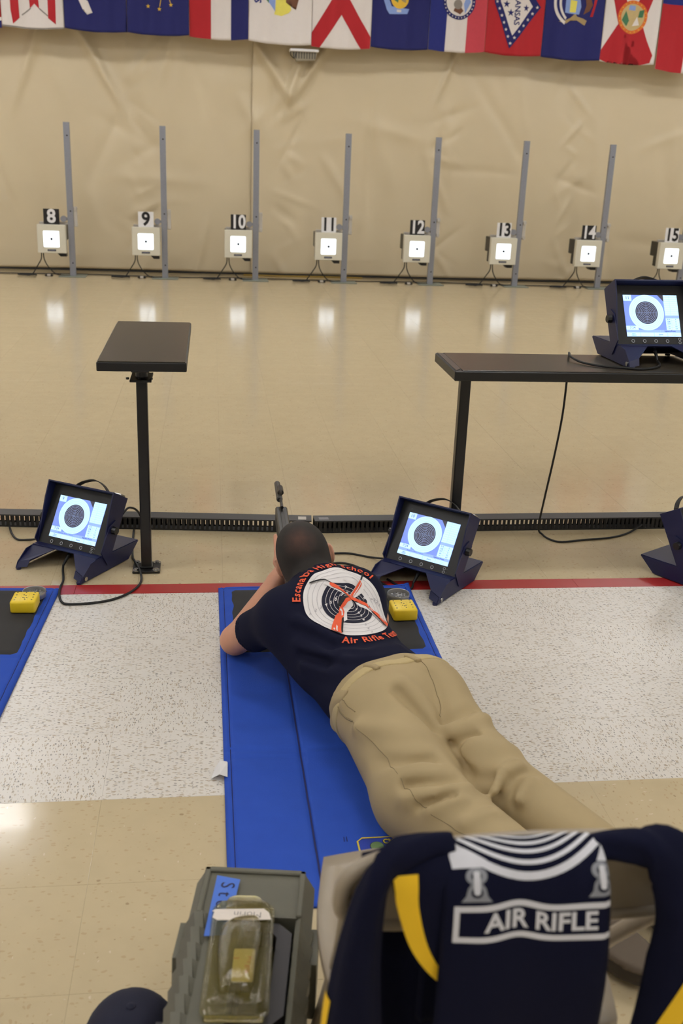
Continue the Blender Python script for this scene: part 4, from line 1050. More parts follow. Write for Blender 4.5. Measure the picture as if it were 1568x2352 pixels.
# print: x measured from the panel centre, v = distance down from the crest
PX = .602
def pm(x, v): return panel(PX + x, v, .0016)
def pm2(x, v): return panel(PX + x, v, .0024)
def arc(y0, sag, half, wd, x0=.004):
    pts = [(x0 + half * (i / 20 - .5) * 2, y0 + sag * (1 - ((i / 20 - .5) * 2) ** 2)) for i in range(21)]
    return line2d(pts, wd)
decal('print_arcs', [arc(.016, .040, .084, .0085), arc(.008, .034, .074, .005), arc(.003, .027, .064, .0045), arc(-.001, .021, .054, .004), arc(-.003, .014, .04, .003)], pm, INK, t, .008)
decal('print_corner', [P([(-.085, .014), (-.066, .022), (-.043, .038), (-.043, .045), (-.081, .045)])], pm, INK, t, .008)
decal('print_corner', [P([(.088, .020), (.084, .03), (.076, .044), (.088, .044)])], pm, INK, t, .008)
for cx in (-.056, .080):
    cl = lambda g: ([(min(x, .0885), y) for x, y in g[0]], g[1])
    lk = decal('print_chain_ring', [cl(ring2d(cx, .0535, .0055, .0115, 26, k=.78))], pm, INKG, t, .008)
    bell = [(cx - .0095, .066), (cx - .006, .0615), (cx + .006, .0615), (cx + .0095, .066), (cx + .0115, .074), (cx + .0165, .080), (cx - .0165, .080), (cx - .0115, .074)]
    decal('print_chain_bell', [cl(P(bell))], pm, INKG, t, .008)
    decal('print_chain_hole', [cl(disc2d(cx, .0705, .0062, 20, .0050))], pm2, HOOD, t, .008)
    decal('print_chain_bar', [cl(P([(cx - .0035, .050), (cx, .0485), (cx + .0035, .050), (cx + .0035, .071), (cx, .0728), (cx - .0035, .071)]))], lambda x, v: panel(PX + x, v, .0032), INK, t, .008)
wave = lambda x: -.0065 * math.exp(-((x + .012) / .022) ** 2) + .0035 * math.exp(-((x - .03) / .03) ** 2) + .05 * max(0, x - .04) ** 1.0 * .35 + .0015
top_ = [(-.078 + .166 * i / 30, .0865 + wave(-.078 + .166 * i / 30)) for i in range(31)]
bot_ = [(x, y + .0355) for x, y in top_]
decal('print_banner', [line2d(top_, .0065), line2d(bot_, .0065), line2d([(-.0765, .0845), (-.0765, .1265)], .006)], pm, INK, t, .008)
tv, tf = text2d('AIR RIFLE', .034, .0009)
tv = [(x * .86 + .014, -y * .86) for x, y in tv]
decal('print_lettering', [([(x, .1045 + y + wave(x)) for x, y in tv], [f[::-1] for f in tf])], pm, INK, t, .008)

def loft(name, path, hw, ht, side, m_, parent, seed=0, n=28, sub=7):
    pts = smooth_path(path, sub); r = random.Random(seed); N = len(pts)
    wi = np.interp(np.linspace(0, 1, N), np.linspace(0, 1, len(hw)), hw); ti = np.interp(np.linspace(0, 1, N), np.linspace(0, 1, len(ht)), ht)
    ph = [r.uniform(0, 6) for _ in range(4)]
    def S(q, th, off=0):
        f = q * (N - 1); i = min(int(f), N - 2); g = f - i
        p = pts[i].lerp(pts[i + 1], g); d = (pts[min(i + 2, N - 1)] - pts[max(i - 1, 0)]).normalized()
        a = (side - d * side.dot(d)).normalized(); b = d.cross(a)
        w_ = wi[i] + (wi[i + 1] - wi[i]) * g; t_ = ti[i] + (ti[i + 1] - ti[i]) * g
        fold = 1 + .06 * math.sin(3 * th + ph[0] + q * 3) + .05 * math.sin(5 * th + ph[1] - q * 4) + .03 * math.sin(q * 22 + ph[2] + 2 * th)
        return p + a * math.cos(th) * (w_ * fold + off) + b * math.sin(th) * (t_ * fold + off)
    V = [S(i / (N - 1), 2 * math.pi * k / n) - HO for i in range(N) for k in range(n)]
    Fc = [(i * n + k, i * n + (k + 1) % n, (i + 1) * n + (k + 1) % n, (i + 1) * n + k) for i in range(N - 1) for k in range(n)] + [tuple(range(n))[::-1], tuple(range((N - 1) * n, N * n))]
    o = obj(name, V, Fc, m_, parent, True)
    bmn = bmesh.new(); bmn.from_mesh(o.data); bmesh.ops.recalc_face_normals(bmn, faces=bmn.faces); bmn.to_mesh(o.data); bmn.free()
    return o, S
XV = Vector((1, 0, 0))
o, S = loft('sleeve', [Vector(p) for p in ((.525, -2.462, .815), (.49, -2.468, .815), (.457, -2.48, .81), (.436, -2.492, .785), (.423, -2.498, .708), (.419, -2.50, .603), (.42, -2.495, .45), (.424, -2.49, .36))], [.012, .014, .014, .015, .0235, .031, .034, .03], [.014, .017, .02, .024, .027, .026, .024, .022], Vector((1, -.1, .35)), HOOD, t, 1)
g = [S(q, math.pi + a, .0015) - HO for q in np.linspace(.66, .95, 16) for a in np.linspace(-.25, .35 , 4)]
obj('sleeve_stripe', g, [(i * 4 + k, i * 4 + k + 1, (i + 1) * 4 + k + 1, (i + 1) * 4 + k) for i in range(15) for k in range(3)], GOLD, o, True)
o, S = loft('sleeve', [Vector(p) for p in ((.68, -2.462, .803), (.72, -2.466, .806), (.762, -2.474, .80), (.795, -2.488, .755), (.806, -2.50, .68), (.80, -2.505, .57), (.79, -2.50, .43), (.785, -2.495, .33))], [.012, .018, .03, .045, .056, .06, .058, .05], [.014, .018, .022, .026, .03, .03, .028, .024], Vector((1, .1, -.2)), HOOD, t, 2)
# gold stripe winding down the right sleeve: find the camera-facing side
def stripe_on(S, o, q0, q1, a0, a1, w0, w1, nm, flip):
    rows = []
    for i in range(20):
        q = q0 + (q1 - q0) * i / 19; a = a0 + (a1 - a0) * i / 19; wd = w0 + (w1 - w0) * i / 19
        rows += [S(q, flip * (a + wd * (k / 4 - .5)), .0015) - HO for k in range(5)]
    obj(nm, rows, [(i * 5 + k, i * 5 + k + 1, (i + 1) * 5 + k + 1, (i + 1) * 5 + k) for i in range(19) for k in range(4)], GOLD, o, True)
stest = S(.7, math.pi / 2) ; fl = 1 if stest.y < S(.7, -math.pi / 2).y else -1
stripe_on(S, o, .45, .80, 1.25, 2.75, .45, .45, 'sleeve_stripe', fl)
# left shoulder flap with gold stripe
Lp = smooth_path([(.452, -2.448, .80), (.455, -2.472, .806), (.457, -2.489, .79), (.463, -2.494, .76), (.478, -2.497, .715), (.50, -2.499, .68), (.53, -2.50, .65)], 5)
Rp = smooth_path([(.53, -2.448, .806), (.53, -2.472, .812), (.53, -2.492, .795), (.533, -2.498, .76), (.535, -2.50, .715), (.538, -2.50, .68), (.545, -2.50, .645)], 5)
def flapS(i, f, off=0): return Lp[i].lerp(Rp[i], f) + Vector((0, -off * (1 if i > 8 else .4), off * (1 if i <= 12 else 0))) - HO
nL = len(Lp)
o = obj('shoulder_flap', [flapS(i, f / 8) for i in range(nL) for f in range(9)], [(i * 9 + k, (i + 1) * 9 + k, (i + 1) * 9 + k + 1, i * 9 + k + 1) for i in range(nL - 1) for k in range(8)], HOOD, t, True); so = o.modifiers.new('thickness', 'SOLIDIFY'); so.thickness = .008; so.offset = 0
rows = []
for i in range(9, nL):
    wd = .027 * (1 - .55 * (i - 9) / (nL - 9)) / max(.012, (Rp[i] - Lp[i]).length)
    rows += [flapS(i, wd * k / 3, .0058) for k in range(4)]
obj('shoulder_stripe', rows, [(i * 4 + k, (i + 1) * 4 + k, (i + 1) * 4 + k + 1, i * 4 + k + 1) for i in range(nL - 10) for k in range(3)], GOLD, o, True)
# hoodie front hanging on the seat side
V = []
for i in range(25):
    for k in range(20):
        z = .775 - .42 * k / 19; x = .435 + (.265 + .05 * min(1, max(0, (z - .62) / .08))) * i / 24; V.append(Vector((x, -2.393 + .008 * math.sin(x * 60 + z * 5) - .03 * max(0, (z - .70) / .1), z)) - HO)
o = obj('front_panel', V, [(i * 20 + k, i * 20 + k + 1, (i + 1) * 20 + k + 1, (i + 1) * 20 + k) for i in range(24) for k in range(19)], HOOD, t, True); so = o.modifiers.new('thickness', 'SOLIDIFY'); so.thickness = .008; so.offset = 0
fs = [Vector(p) - HO for p in ((.688, -2.404, .63), (.70, -2.404, .61), (.752, -2.404, .69), (.742, -2.404, .71))]
mb = MB(); mb.plate(fs, .002); mb.build('front_stripe', GOLD, t)
# ================================================================== the shooter: implicit shapes (world coordinates)
def ortho(l, s):
    l = np.array(l, float); l /= np.linalg.norm(l); s = np.array(s, float); s -= l * (s @ l); s /= np.linalg.norm(s)
    return np.stack([l, s, np.cross(l, s)])
RT = ortho((.89, .455, 0), (-.375, .842, .388))           # chest frame: lateral, spine, back normal
RA = ortho((.87, .49, 0), (-.42, .86, .20))               # abdomen
RP = ortho((.853, .521, .03), (-.521, .853, .02))         # pelvis
SHL, SHR = (.478, -.690, .235), (.694, -.585, .238)
ELL, ELR = (.336, -.492, .062), (.79, -.36, .062)
WRL, WRR = (.474, -.262, .160), (.60, -.29, .19)
NKB, HD = (.572, -.622, .262), np.array((.540, -.452, .338))
RH = ortho((.955, .04, .29), (-.03, .985, -.17))          # head: right ear, face, crown
hx, hy, hz = RH
KNL, ANL, KNR, ANR = (.740, -1.375, .090), (.968, -1.715, .072), (.915, -1.285, .088), (1.135, -1.645, .070)
HPL, HPR = (.702, -1.075, .128), (.832, -1.005, .128)

HEMP = np.array((.735, -.988, .12)); HEMN = -RP[1] - .15 * RP[0]; HEMN = HEMN / np.linalg.norm(HEMN)
def lerp3(a, b, t): return tuple(x + (y - x) * t for x, y in zip(a, b))
def f_skull(P):
    return smin(sd_ell(P, HD, (.0765, .099, .092), RH), sd_ell(P, HD + hy * .03 - hz * .055, (.058, .066, .066), RH), .05)
def f_head(P):
    d = f_skull(P)
    d = smin(d, sd_cone(P, HD + hy * .092 - hz * .012, HD + hy * .112 - hz * .048, .008, .014), .02)      # nose
    d = smin(d, sd_cone(P, HD + hy * .088 - hz * .078 - hx * .018, HD + hy * .088 - hz * .078 + hx * .018, .009, .009), .012)   # lips
    d = smin(d, sd_ell(P, HD + hy * .072 - hz * .108, (.025, .02, .018), RH), .03)                           # chin
    for s in (-1, 1):
        d = np.maximum(d, -sd_ell(P, HD + hy * .098 - hz * .012 + hx * .03 * s, (.016, .012, .01), RH))     # eye sockets
        Re = ortho(hx * .8 * s - hy * .6, hz)
        e = sd_ell(P, HD + hx * .083 * s - hy * .004 - hz * .028, (.017, .033, .0065), ortho(hy * .85 - hx * s * .5, hz + hy * .2))
        d = smin(d, e, .008)
    return d
def f_neck(P): return sd_cone(P, tuple(HD - hz * .06 - hy * .02), NKB, .058, .064)
def f_hand_l(P):
    d = sd_cone(P, WRL, (.498, -.19, .168), .029, .026)
    d = smin(d, sd_ell(P, (.512, -.135, .172), (.042, .055, .017), ortho((1, .1, .05), (0, 1, .15))), .02)
    for k in range(4):                                     # fingers curl up the far side of the fore-end
        y = -.083 - .0195 * k; q = (1, 1.08, 1.0, .84)[k]
        a = (.540, y, .174); b = (.5525, y + .004, .172 + .030 * q); c = (.549, y + .006, .172 + .056 * q)
        d = smin(d, sd_cone(P, a, b, .0092, .0085), .008); d = smin(d, sd_cone(P, b, c, .0085, .0075), .006)
    d = smin(d, sd_cone(P, (.490, -.165, .178), (.486, -.10, .200), .0125, .0105), .015)      # thumb along the near side
    d = smin(d, sd_cone(P, (.486, -.10, .200), (.484, -.035, .232), .0102, .0082), .006)
    return d
def f_hand_r(P):
    d = sd_cone(P, WRR, (.575, -.27, .205), .028, .026)
    d = smin(d, sd_ell(P, (.56, -.25, .212), (.02, .045, .036), None), .02)
    for k in range(4):
        z = .232 - .0185 * k; d = smin(d, sd_cone(P, (.55, -.215, z), (.525, -.19, z), .009, .0085), .006); d = smin(d, sd_cone(P, (.525, -.19, z), (.497, -.2, z), .0085, .0075), .005)
    d = smin(d, sd_cone(P, (.553, -.25, .245), (.52, -.225, .252), .0115, .0095), .01)
    return d
def f_torso(P, o=0.0):
    d = sd_ell(P, (.602, -.700, .178), (.172 + o, .180 + o, .106 + o), RT)
    d = smin(d, sd_cone(P, SHL, SHR, .066 + o, .068 + o), .09)
    d = smin(d, sd_cone(P, (.605, -.585, .278), (.68, -.575, .258), .058 + o, .056 + o), .06)
    d = smin(d, sd_ell(P, (.668, -.845, .138), (.155 + o, .16 + o, .098 + o), RA), .08)
    d = smin(d, sd_ell(P, (.716, -.94, .122), (.160 + o, .11 + o, .098 + o), RP), .06)
    return d
def f_arm_l(P): return smin(sd_cone(P, SHL, ELL, .052, .043), sd_cone(P, ELL, WRL, .0425, .029), .02)
def f_arm_r(P): return smin(sd_cone(P, SHR, ELR, .052, .043), sd_cone(P, ELR, WRR, .0425, .029), .02)
def f_body(P):
    d = smin(f_head(P), f_neck(P), .035)
    d = smin(d, f_torso(P, -.014), .05)
    d = smin(d, f_arm_l(P), .03); d = smin(d, f_hand_l(P), .012)
    d = smin(d, f_arm_r(P), .03); d = smin(d, f_hand_r(P), .012)
    d = smin(d, sd_ell(P, (.755, -1.035, .13), (.145, .12, .095), RP), .05)
    for h, k, a in ((HPL, KNL, ANL), (HPR, KNR, ANR)):
        d = smin(d, sd_cone(P, h, k, .092, .062), .04); d = smin(d, sd_cone(P, k, a, .06, .042), .03)
    return d
def f_hair(P):
    q = P - HD.astype(np.float32)
    d = smin(smin(f_skull(P), f_neck(P), .035), f_torso(P, -.014), .05) - .0035
    cut = -(q @ (-hy * .74 + hz * .67).astype(np.float32) + .040)
    low = (-(q @ hz.astype(np.float32)) - .125)
    return np.maximum(np.maximum(d, cut), low)
def folds(P, d, items):
    for pts, r, k, s in items:
        f = None
        for a, b in zip(pts, pts[1:]):
            c = sd_cone(P, a, b, r, r); f = c if f is None else np.minimum(f, c)
        d = smin(d, f, k) if s > 0 else -smin(-d, f, k)
    return d
SHIRT_FOLDS = [([(.50, -.83, .215), (.56, -.905, .226), (.61, -.945, .226)], .007, .03, 1), ([(.515, -.885, .176), (.575, -.955, .190), (.63, -.985, .206)], .007, .03, 1),
               ([(.505, -.86, .196), (.57, -.935, .208)], .005, .02, -1), ([(.605, -.918, .236), (.68, -.932, .238), (.77, -.878, .215)], .006, .03, 1),
               ([(.62, -.955, .228), (.70, -.955, .23), (.79, -.90, .21)], .006, .025, 1), ([(.50, -.79, .27), (.555, -.83, .26), (.60, -.87, .25)], .006, .035, 1),
               ([(.545, -.655, .338), (.60, -.70, .318), (.64, -.74, .30)], .006, .04, 1), ([(.62, -.62, .335), (.665, -.655, .322)], .007, .04, 1),
               ([(.44, -.66, .27), (.40, -.60, .20)], .006, .03, 1), ([(.47, -.72, .255), (.43, -.66, .18)], .006, .03, -1)]
PANT_FOLDS = [([(.825, -1.058, .243), (.835, -1.127, .213), (.832, -1.187, .186), (.845, -1.25, .15), (.868, -1.35, .13)], .007, .028, -1),
              ([(.742, -1.119, .243), (.778, -1.154, .216), (.812, -1.196, .178)], .009, .04, 1), ([(.722, -1.145, .236), (.755, -1.185, .21), (.79, -1.225, .178)], .006, .03, -1),
              ([(.834, -1.199, .183), (.866, -1.197, .194), (.91, -1.169, .195)], .008, .03, -1), ([(.845, -1.23, .176), (.885, -1.225, .188), (.94, -1.19, .182)], .010, .035, 1),
              ([(.853, -1.27, .168), (.90, -1.262, .176)], .006, .025, -1),
              ([(.693, -1.459, .145), (.755, -1.476, .166), (.826, -1.466, .174)], .010, .035, 1), ([(.70, -1.43, .160), (.76, -1.445, .176), (.81, -1.44, .176)], .006, .03, -1),
              ([(.738, -1.50, .141), (.807, -1.508, .169)], .008, .03, 1), ([(.72, -1.486, .145), (.79, -1.49, .172)], .005, .022, -1),
              ([(.923, -1.460, .135), (.944, -1.418, .162), (.985, -1.400, .166)], .008, .03, -1), ([(.90, -1.44, .145), (.925, -1.40, .166), (.97, -1.378, .17)], .010, .035, 1),
              ([(.95, -1.47, .14), (.985, -1.432, .16)], .009, .03, 1), ([(.865, -1.375, .138), (.90, -1.392, .146)], .007, .025, -1),
              ([(.885, -1.30, .175), (.935, -1.315, .170), (.985, -1.29, .14)], .008, .035, 1), ([(.62, -1.20, .175), (.68, -1.26, .195), (.74, -1.29, .195)], .007, .045, 1),
              ([(.64, -1.33, .165), (.70, -1.37, .182), (.77, -1.37, .183)], .006, .04, -1), ([(.80, -1.56, .15), (.87, -1.545, .165)], .007, .03, 1), ([(.60, -1.10, .18), (.64, -1.08, .215)], .006, .03, 1)]
def f_shirt(P):
    d = f_torso(P, .004)
    d = smin(d, sd_cone(P, lerp3(NKB, tuple(HD - hz * .06), .0), lerp3(NKB, tuple(HD - hz * .06), .22), .078, .071), .04)
    el = lerp3(SHL, ELL, .80); er = lerp3(SHR, ELR, .7)
    d = smin(d, sd_cone(P, SHL, el, .066, .064), .05); d = smin(d, sd_cone(P, SHR, er, .066, .064), .05)
    d = folds(P, d, SHIRT_FOLDS)
    # openings: neck, sleeves, hem
    v = np.array(HD - hz * .06) - np.array(NKB); v /= np.linalg.norm(v); v = v.astype(np.float32)
    d = np.maximum(d, -np.maximum(sd_cone(P, lerp3(NKB, tuple(HD - hz * .06), .05), tuple(HD), .0625, .0625), -((P - np.array(NKB, np.float32)) @ v - .028)))
    for sh, e, em in ((SHL, ELL, .65), (SHR, ELR, .64)):
        c = np.array(lerp3(sh, e, em), np.float32); u = np.array(e) - np.array(sh); u = (u / np.linalg.norm(u)).astype(np.float32)
        near = np.linalg.norm(P - c, axis=1) - .13
        d = np.maximum(d, np.minimum((P - c) @ u, near * -1 + .0) if False else np.where(near < 0, (P - c) @ u, d))
        d = np.maximum(d, -np.maximum(sd_cone(P, lerp3(sh, e, em - .1), e, .056, .056), -((P - c) @ u + .03)))
    hem = (P - HEMP.astype(np.float32)) @ HEMN.astype(np.float32)
    d = np.maximum(d, hem)
    return np.maximum(d, .0145 - P[:, 2])
def f_pants(P, o=0.0, fold=True):
    d = sd_ell(P, (.716, -.948, .122), (.162 + o, .085 + o, .101 + o), RP)
    d = smin(d, sd_ell(P, (.755, -1.035, .130), (.165 + o, .13 + o, .108 + o), RP), .06)
    d = smin(d, sd_ell(P, (.715, -1.075, .165), (.092 + o, .11 + o, .082 + o), RP), .05)
    d = smin(d, sd_ell(P, (.830, -1.01, .160), (.088 + o, .11 + o, .078 + o), RP), .045)
    L = smin(sd_cone(P, HPL, KNL, .117 + o, .098 + o), sd_cone(P, KNL, ANL, .098 + o, .068 + o), .05)
    R = smin(sd_cone(P, HPR, KNR, .104 + o, .086 + o), sd_cone(P, KNR, ANR, .086 + o, .066 + o), .05)
    d = smin(d, L, .035); d = smin(d, R, .03)
    if fold: d = folds(P, d, PANT_FOLDS)
    top = -((P - np.array((.705, -.928, .12), np.float32)) @ (-RP[1]).astype(np.float32))
    for a, k in ((ANL, KNL), (ANR, KNR)):
        u = np.array(a) - np.array(k); u = (u / np.linalg.norm(u)).astype(np.float32); c = np.array(a, np.float32)
        e = (P - c) @ u
        d = np.maximum(d, np.where(np.linalg.norm(P - c, axis=1) < .16, e, d))
    return np.maximum(np.maximum(d, top), .004 - P[:, 2] + np.where(P[:, 0] < .97, .010, 0))
# ------------------------------------------------------------------ meshes of the shooter
def skin_mat():
    m = mat('skin', (206, 150, 122), .5, var=.12, vscale=18, bump=.05, bscale=300)
    b = m.node_tree.nodes['Principled BSDF']; b.inputs['Subsurface Weight'].default_value = .12; b.inputs['Subsurface Radius'].default_value = (.012, .005, .003)
    return m
SKIN = skin_mat()
SHIRT = mat('navy_tshirt_cotton', (17, 19, 42), .85, var=.1, vscale=150, bump=.12, bscale=800, spec=.2)
KHAKI = mat('khaki_twill', (172, 152, 112), .75, var=.06, vscale=12, bump=.12, bscale=900)
BELT = mat('khaki_web_belt', (192, 172, 124), .75, var=.08, bump=.3, bscale=500)
def hair_mat():
    m = bpy.data.materials.new('buzz_cut_hair'); m.use_nodes = True; nt = m.node_tree; b = nt.nodes['Principled BSDF']; L = nt.links.new
    tc = nd(nt, 'ShaderNodeTexCoord'); cr = HD - PB + hz * .055 - hy * .08
    ds = nd(nt, 'ShaderNodeVectorMath', operation='DISTANCE'); L(tc.outputs['Object'], ds.inputs[0]); ds.inputs[1].default_value = tuple(cr)
    rm = nd(nt, 'ShaderNodeMapRange'); L(ds.outputs['Value'], rm.inputs[0]); rm.inputs[1].default_value = .005; rm.inputs[2].default_value = .06; rm.inputs[3].default_value = .5; rm.inputs[4].default_value = 0
    n = nd(nt, 'ShaderNodeTexNoise', Scale=45., Detail=6.); L(tc.outputs['Object'], n.inputs['Vector'])
    mu = nd(nt, 'ShaderNodeMath', operation='MULTIPLY'); L(rm.outputs[0], mu.inputs[0]); L(n.outputs['Fac'], mu.inputs[1])
    mx = nd(nt, 'ShaderNodeMix', data_type='RGBA'); L(mu.outputs[0], mx.inputs['Factor']); mx.inputs['A'].default_value = lin((40, 33, 28)); mx.inputs['B'].default_value = lin((150, 96, 76))
    n2 = nd(nt, 'ShaderNodeTexNoise', Scale=900., Detail=2.); L(tc.outputs['Object'], n2.inputs['Vector'])
    m2 = nd(nt, 'ShaderNodeMix', data_type='RGBA', blend_type='MULTIPLY'); m2.inputs['Factor'].default_value = .5; L(mx.outputs['Result'], m2.inputs['A']); L(n2.outputs['Fac'], m2.inputs['B'])
    L(m2.outputs['Result'], b.inputs['Base Color']); b.inputs['Roughness'].default_value = .7
    bp = nd(nt, 'ShaderNodeBump', Strength=.4, Distance=.004); L(n2.outputs['Fac'], bp.inputs['Height']); L(bp.outputs['Normal'], b.inputs['Normal']); 
    return m
PB = np.array((.72, -.95, 0.0))
person = thing('person', 'person in navy t-shirt and khaki trousers lying prone aiming an air rifle', 'person', tuple(PB))
HAIR = hair_mat()
def implicit(name, f, lo, hi, h, m, it=2, parent=person):
    V, Q = surface(f, lo, hi, h); V = relax(V.astype(np.float64), Q, it, .5)
    o = obj(name, V - PB, Q, m, parent, True)
    return o, V, Q
body, _, _ = implicit('body', lambda P: np.maximum(f_body(P), .0155 - P[:, 2]), (.24, -1.78, .01), (1.2, -.0, .47), .0055, SKIN, 2)
shirt, SV, SQ = implicit('t_shirt', f_shirt, (.33, -1.08, .005), (.92, -.38, .40), .006, SHIRT, 2)
pants, PV, PQ = implicit('trousers', f_pants, (.53, -1.80, -.005), (1.24, -.82, .31), .0065, KHAKI, 2)
belt_f = lambda P: np.maximum(f_pants(P, .0035, False), np.abs((P - HEMP.astype(np.float32)) @ HEMN.astype(np.float32) - .017) - .019)
belt, _, _ = implicit('belt', belt_f, (.53, -1.15, .008), (.95, -.82, .27), .005, BELT, 1)
for lc in (-.168, -.075, .05):
    lf = lambda P: np.maximum(np.maximum(f_pants(P, .0085, False), np.abs((P - HEMP.astype(np.float32)) @ HEMN.astype(np.float32) - .018) - .026), np.abs((P - HEMP.astype(np.float32)) @ RP[0].astype(np.float32) - lc) - .0085)
    lf2 = lambda P: np.maximum(lf(P), .08 - P[:, 2])
    implicit('belt_loop', lf2, (.53, -1.15, .06), (.95, -.80, .27), .004, KHAKI, 1, belt)
hair, _, _ = implicit('hair', f_hair, (.42, -.66, .2), (.66, -.33, .46), .005, HAIR, 2)
for s in (-1, 1):
    c = HD + hy * .088 - hz * .012 + hx * .03 * s - PB
    m = MB(); bmesh.ops.create_uvsphere(m.bm, u_segments=14, v_segments=10, radius=.0115, matrix=Matrix.Translation(c)); m.build('eye', mat('eye_white', (225, 220, 214), .3), person, True)
SHOE = mat('dark_shoe_leather', (44, 36, 30), .5)
for a, k in ((ANL, KNL), (ANR, KNR)):
    u = np.array(a) - np.array(k); u[2] = 0; u /= np.linalg.norm(u); a = np.array(a)
    a0 = a * (1, 1, 0) + (0, 0, .058); side = np.array((-u[1], u[0], 0))
    def fsh(P, o=0.0, a0=a0, u=u):
        d = smin(sd_cone(P, a0 - u * .005, a0 + u * .05, .037 + o, .039 + o), sd_cone(P, a0 + u * .05 - (0, 0, .006), a0 + u * .17 - (0, 0, .014), .040 + o, .034 + o), .03)
        d = smin(d, sd_cone(P, a0 + u * .12 - (0, 0, .012), a0 + u * .205 - (0, 0, .02), .040 + o, .028 + o), .03)
        return np.maximum(d, .003 - P[:, 2])
    lo = np.minimum(a0 - u * .1, a0 + u * .26) - .06; hi = np.maximum(a0 - u * .1, a0 + u * .26) + .06
    zt = lambda P, a0=a0, u=u: P[:, 2] - (.076 - .09 * ((P - a0.astype(np.float32)) @ u.astype(np.float32)))
    sh_o, _, _ = implicit('shoe', lambda P: np.maximum(fsh(P), zt(P)), lo, hi, .005, SHOE, 2)
    implicit('sole', lambda P: np.maximum(np.maximum(fsh(P, .012), zt(P) - .012), -(zt(P) + .001)), lo, hi, .004, mat('rubber_sole', (86, 74, 60), .8), 1, sh_o)

def bvh_of(V, Q): return BVHTree.FromPolygons([tuple(v) for v in V], [tuple(map(int, q)) for q in Q])
sb = bvh_of(SV, SQ); pb = bvh_of(PV, PQ)
# trouser seams and pocket, draped on the cloth
def drape_line(name, pts, r, m, parent, bvh, off=.0006):
    out = []
    for p in smooth_path(pts, 8):
        loc, nrm, i, d = bvh.find_nearest(p)
        out.append(loc + nrm * off - Vector(PB))
    return MB().tube(out, r, 6, 1).build(name, m, parent, True)
SEAM = mat('dark_khaki_thread', (134, 118, 86), .8)  # darker khaki for seams and pocket edges
drape_line('side_seam', [(.605, -1.13, .16), (.619, -1.186, .172), (.648, -1.279, .174), (.693, -1.436, .17), (.725, -1.485, .145), (.78, -1.549, .133), (.86, -1.62, .13)], .0009, SEAM, pants, pb)
drape_line('pocket_edge', [(.583, -1.065, .17), (.587, -1.095, .163), (.598, -1.13, .16), (.614, -1.165, .168)], .0022, SEAM, pants, pb)
drape_line('pocket_edge', [(.603, -1.075, .185), (.608, -1.11, .182), (.622, -1.15, .185)], .0012, SEAM, pants, pb)
drape_line('seat_seam', [(.805, -1.0, .25), (.822, -1.05, .243), (.833, -1.12, .215), (.832, -1.18, .188)], .0008, SEAM, pants, pb)
drape_line('pocket_welt', [(1.0, -1.06, .12), (.995, -1.09, .115), (.998, -1.11, .10)], .003, SEAM, pants, pb)

# ------------------------------------------------------------------ print on the back of the t-shirt
PO = Vector((.645, -.730, .285)); PL, PS, PN = (Vector(r) for r in RT)
def onshirt(off):
    def f(a, b):
        h = sb.ray_cast(PO + PL * a + PS * b + PN * .2, -PN, .45)
        if h[0] is None: return None
        n = h[1] if h[1].dot(PN) > 0 else -h[1]
        return h[0] + n * off - Vector(PB)
    return f
def cr(x, y): return (-.122 + .0002235 * (x - 207) - .0001877 * (y - 616), .038 - .0000611 * (x - 207) - .0002921 * (y - 616))
def CP(*pts): return P([cr(*p) for p in pts])
WINK = mat('white_shirt_print', (232, 228, 226), .7, var=.03); OINK = mat('orange_shirt_print', (236, 92, 52), .65, var=.05); GINK = mat('grey_shirt_print', (170, 166, 168), .7); NINK = mat('navy_shirt_print', (20, 22, 46), .8); BINK = mat('black_shirt_print', (26, 24, 26), .7)
decal('print_target', [disc2d(0, 0, .128, 64)], onshirt(.0022), WINK, shirt, .009)
decal('print_rings_grey', [ring2d(0, 0, r - .0005, r + .0005, 60) for r in (.0885, .102, .115)], onshirt(.0036), GINK, shirt, .009)
decal('print_bull', [disc2d(-.002, -.004, .075, 56)], onshirt(.0036), NINK, shirt, .009)
decal('print_rings_white', [ring2d(-.002, -.004, r - .0006, r + .0006, 56) for r in (.0635, .052, .0405, .029, .018)], onshirt(.0048), WINK, shirt, .009)
def nums(items, m_, nm, sz):
    for s, x, y in items: decal(nm, [xf2d(text2d(s, sz, .0003, 2), *cr(x, y), -.7)], onshirt(.0052), m_, shirt, 0)
nums([('6', 710, 388), ('7', 722, 460), ('8', 745, 515), ('4', 490, 640), ('5', 550, 622), ('6', 608, 605), ('7', 665, 590), ('5', 1045, 528), ('4', 1095, 525), ('7', 880, 700), ('6', 915, 738), ('5', 950, 775), ('4', 978, 828), ('6', 990, 540)], WINK, 'print_number', .014)
nums([('1', 300, 715), ('2', 367, 683), ('3', 428, 660), ('3', 1003, 893), ('2', 1040, 940), ('1', 1083, 985), ('3', 1138, 535), ('2', 1178, 545), ('1', 1218, 560)], GINK, 'print_number', .013)
decal('print_halo', [CP((935, 370), (975, 400), (965, 480), (900, 530), (840, 570), (780, 540), (880, 400)), CP((430, 450), (500, 490), (640, 560), (760, 600), (760, 560), (600, 490), (480, 430)),
                     CP((800, 600), (820, 660), (760, 740), (770, 830), (730, 850), (700, 700), (750, 610)), CP((860, 615), (930, 660), (1000, 670), (1060, 690), (1070, 640), (1040, 570), (1000, 600)), CP((1060, 640), (1180, 720), (1290, 850), (1230, 820), (1120, 730), (1050, 690))], onshirt(.0054), WINK, shirt, .009)
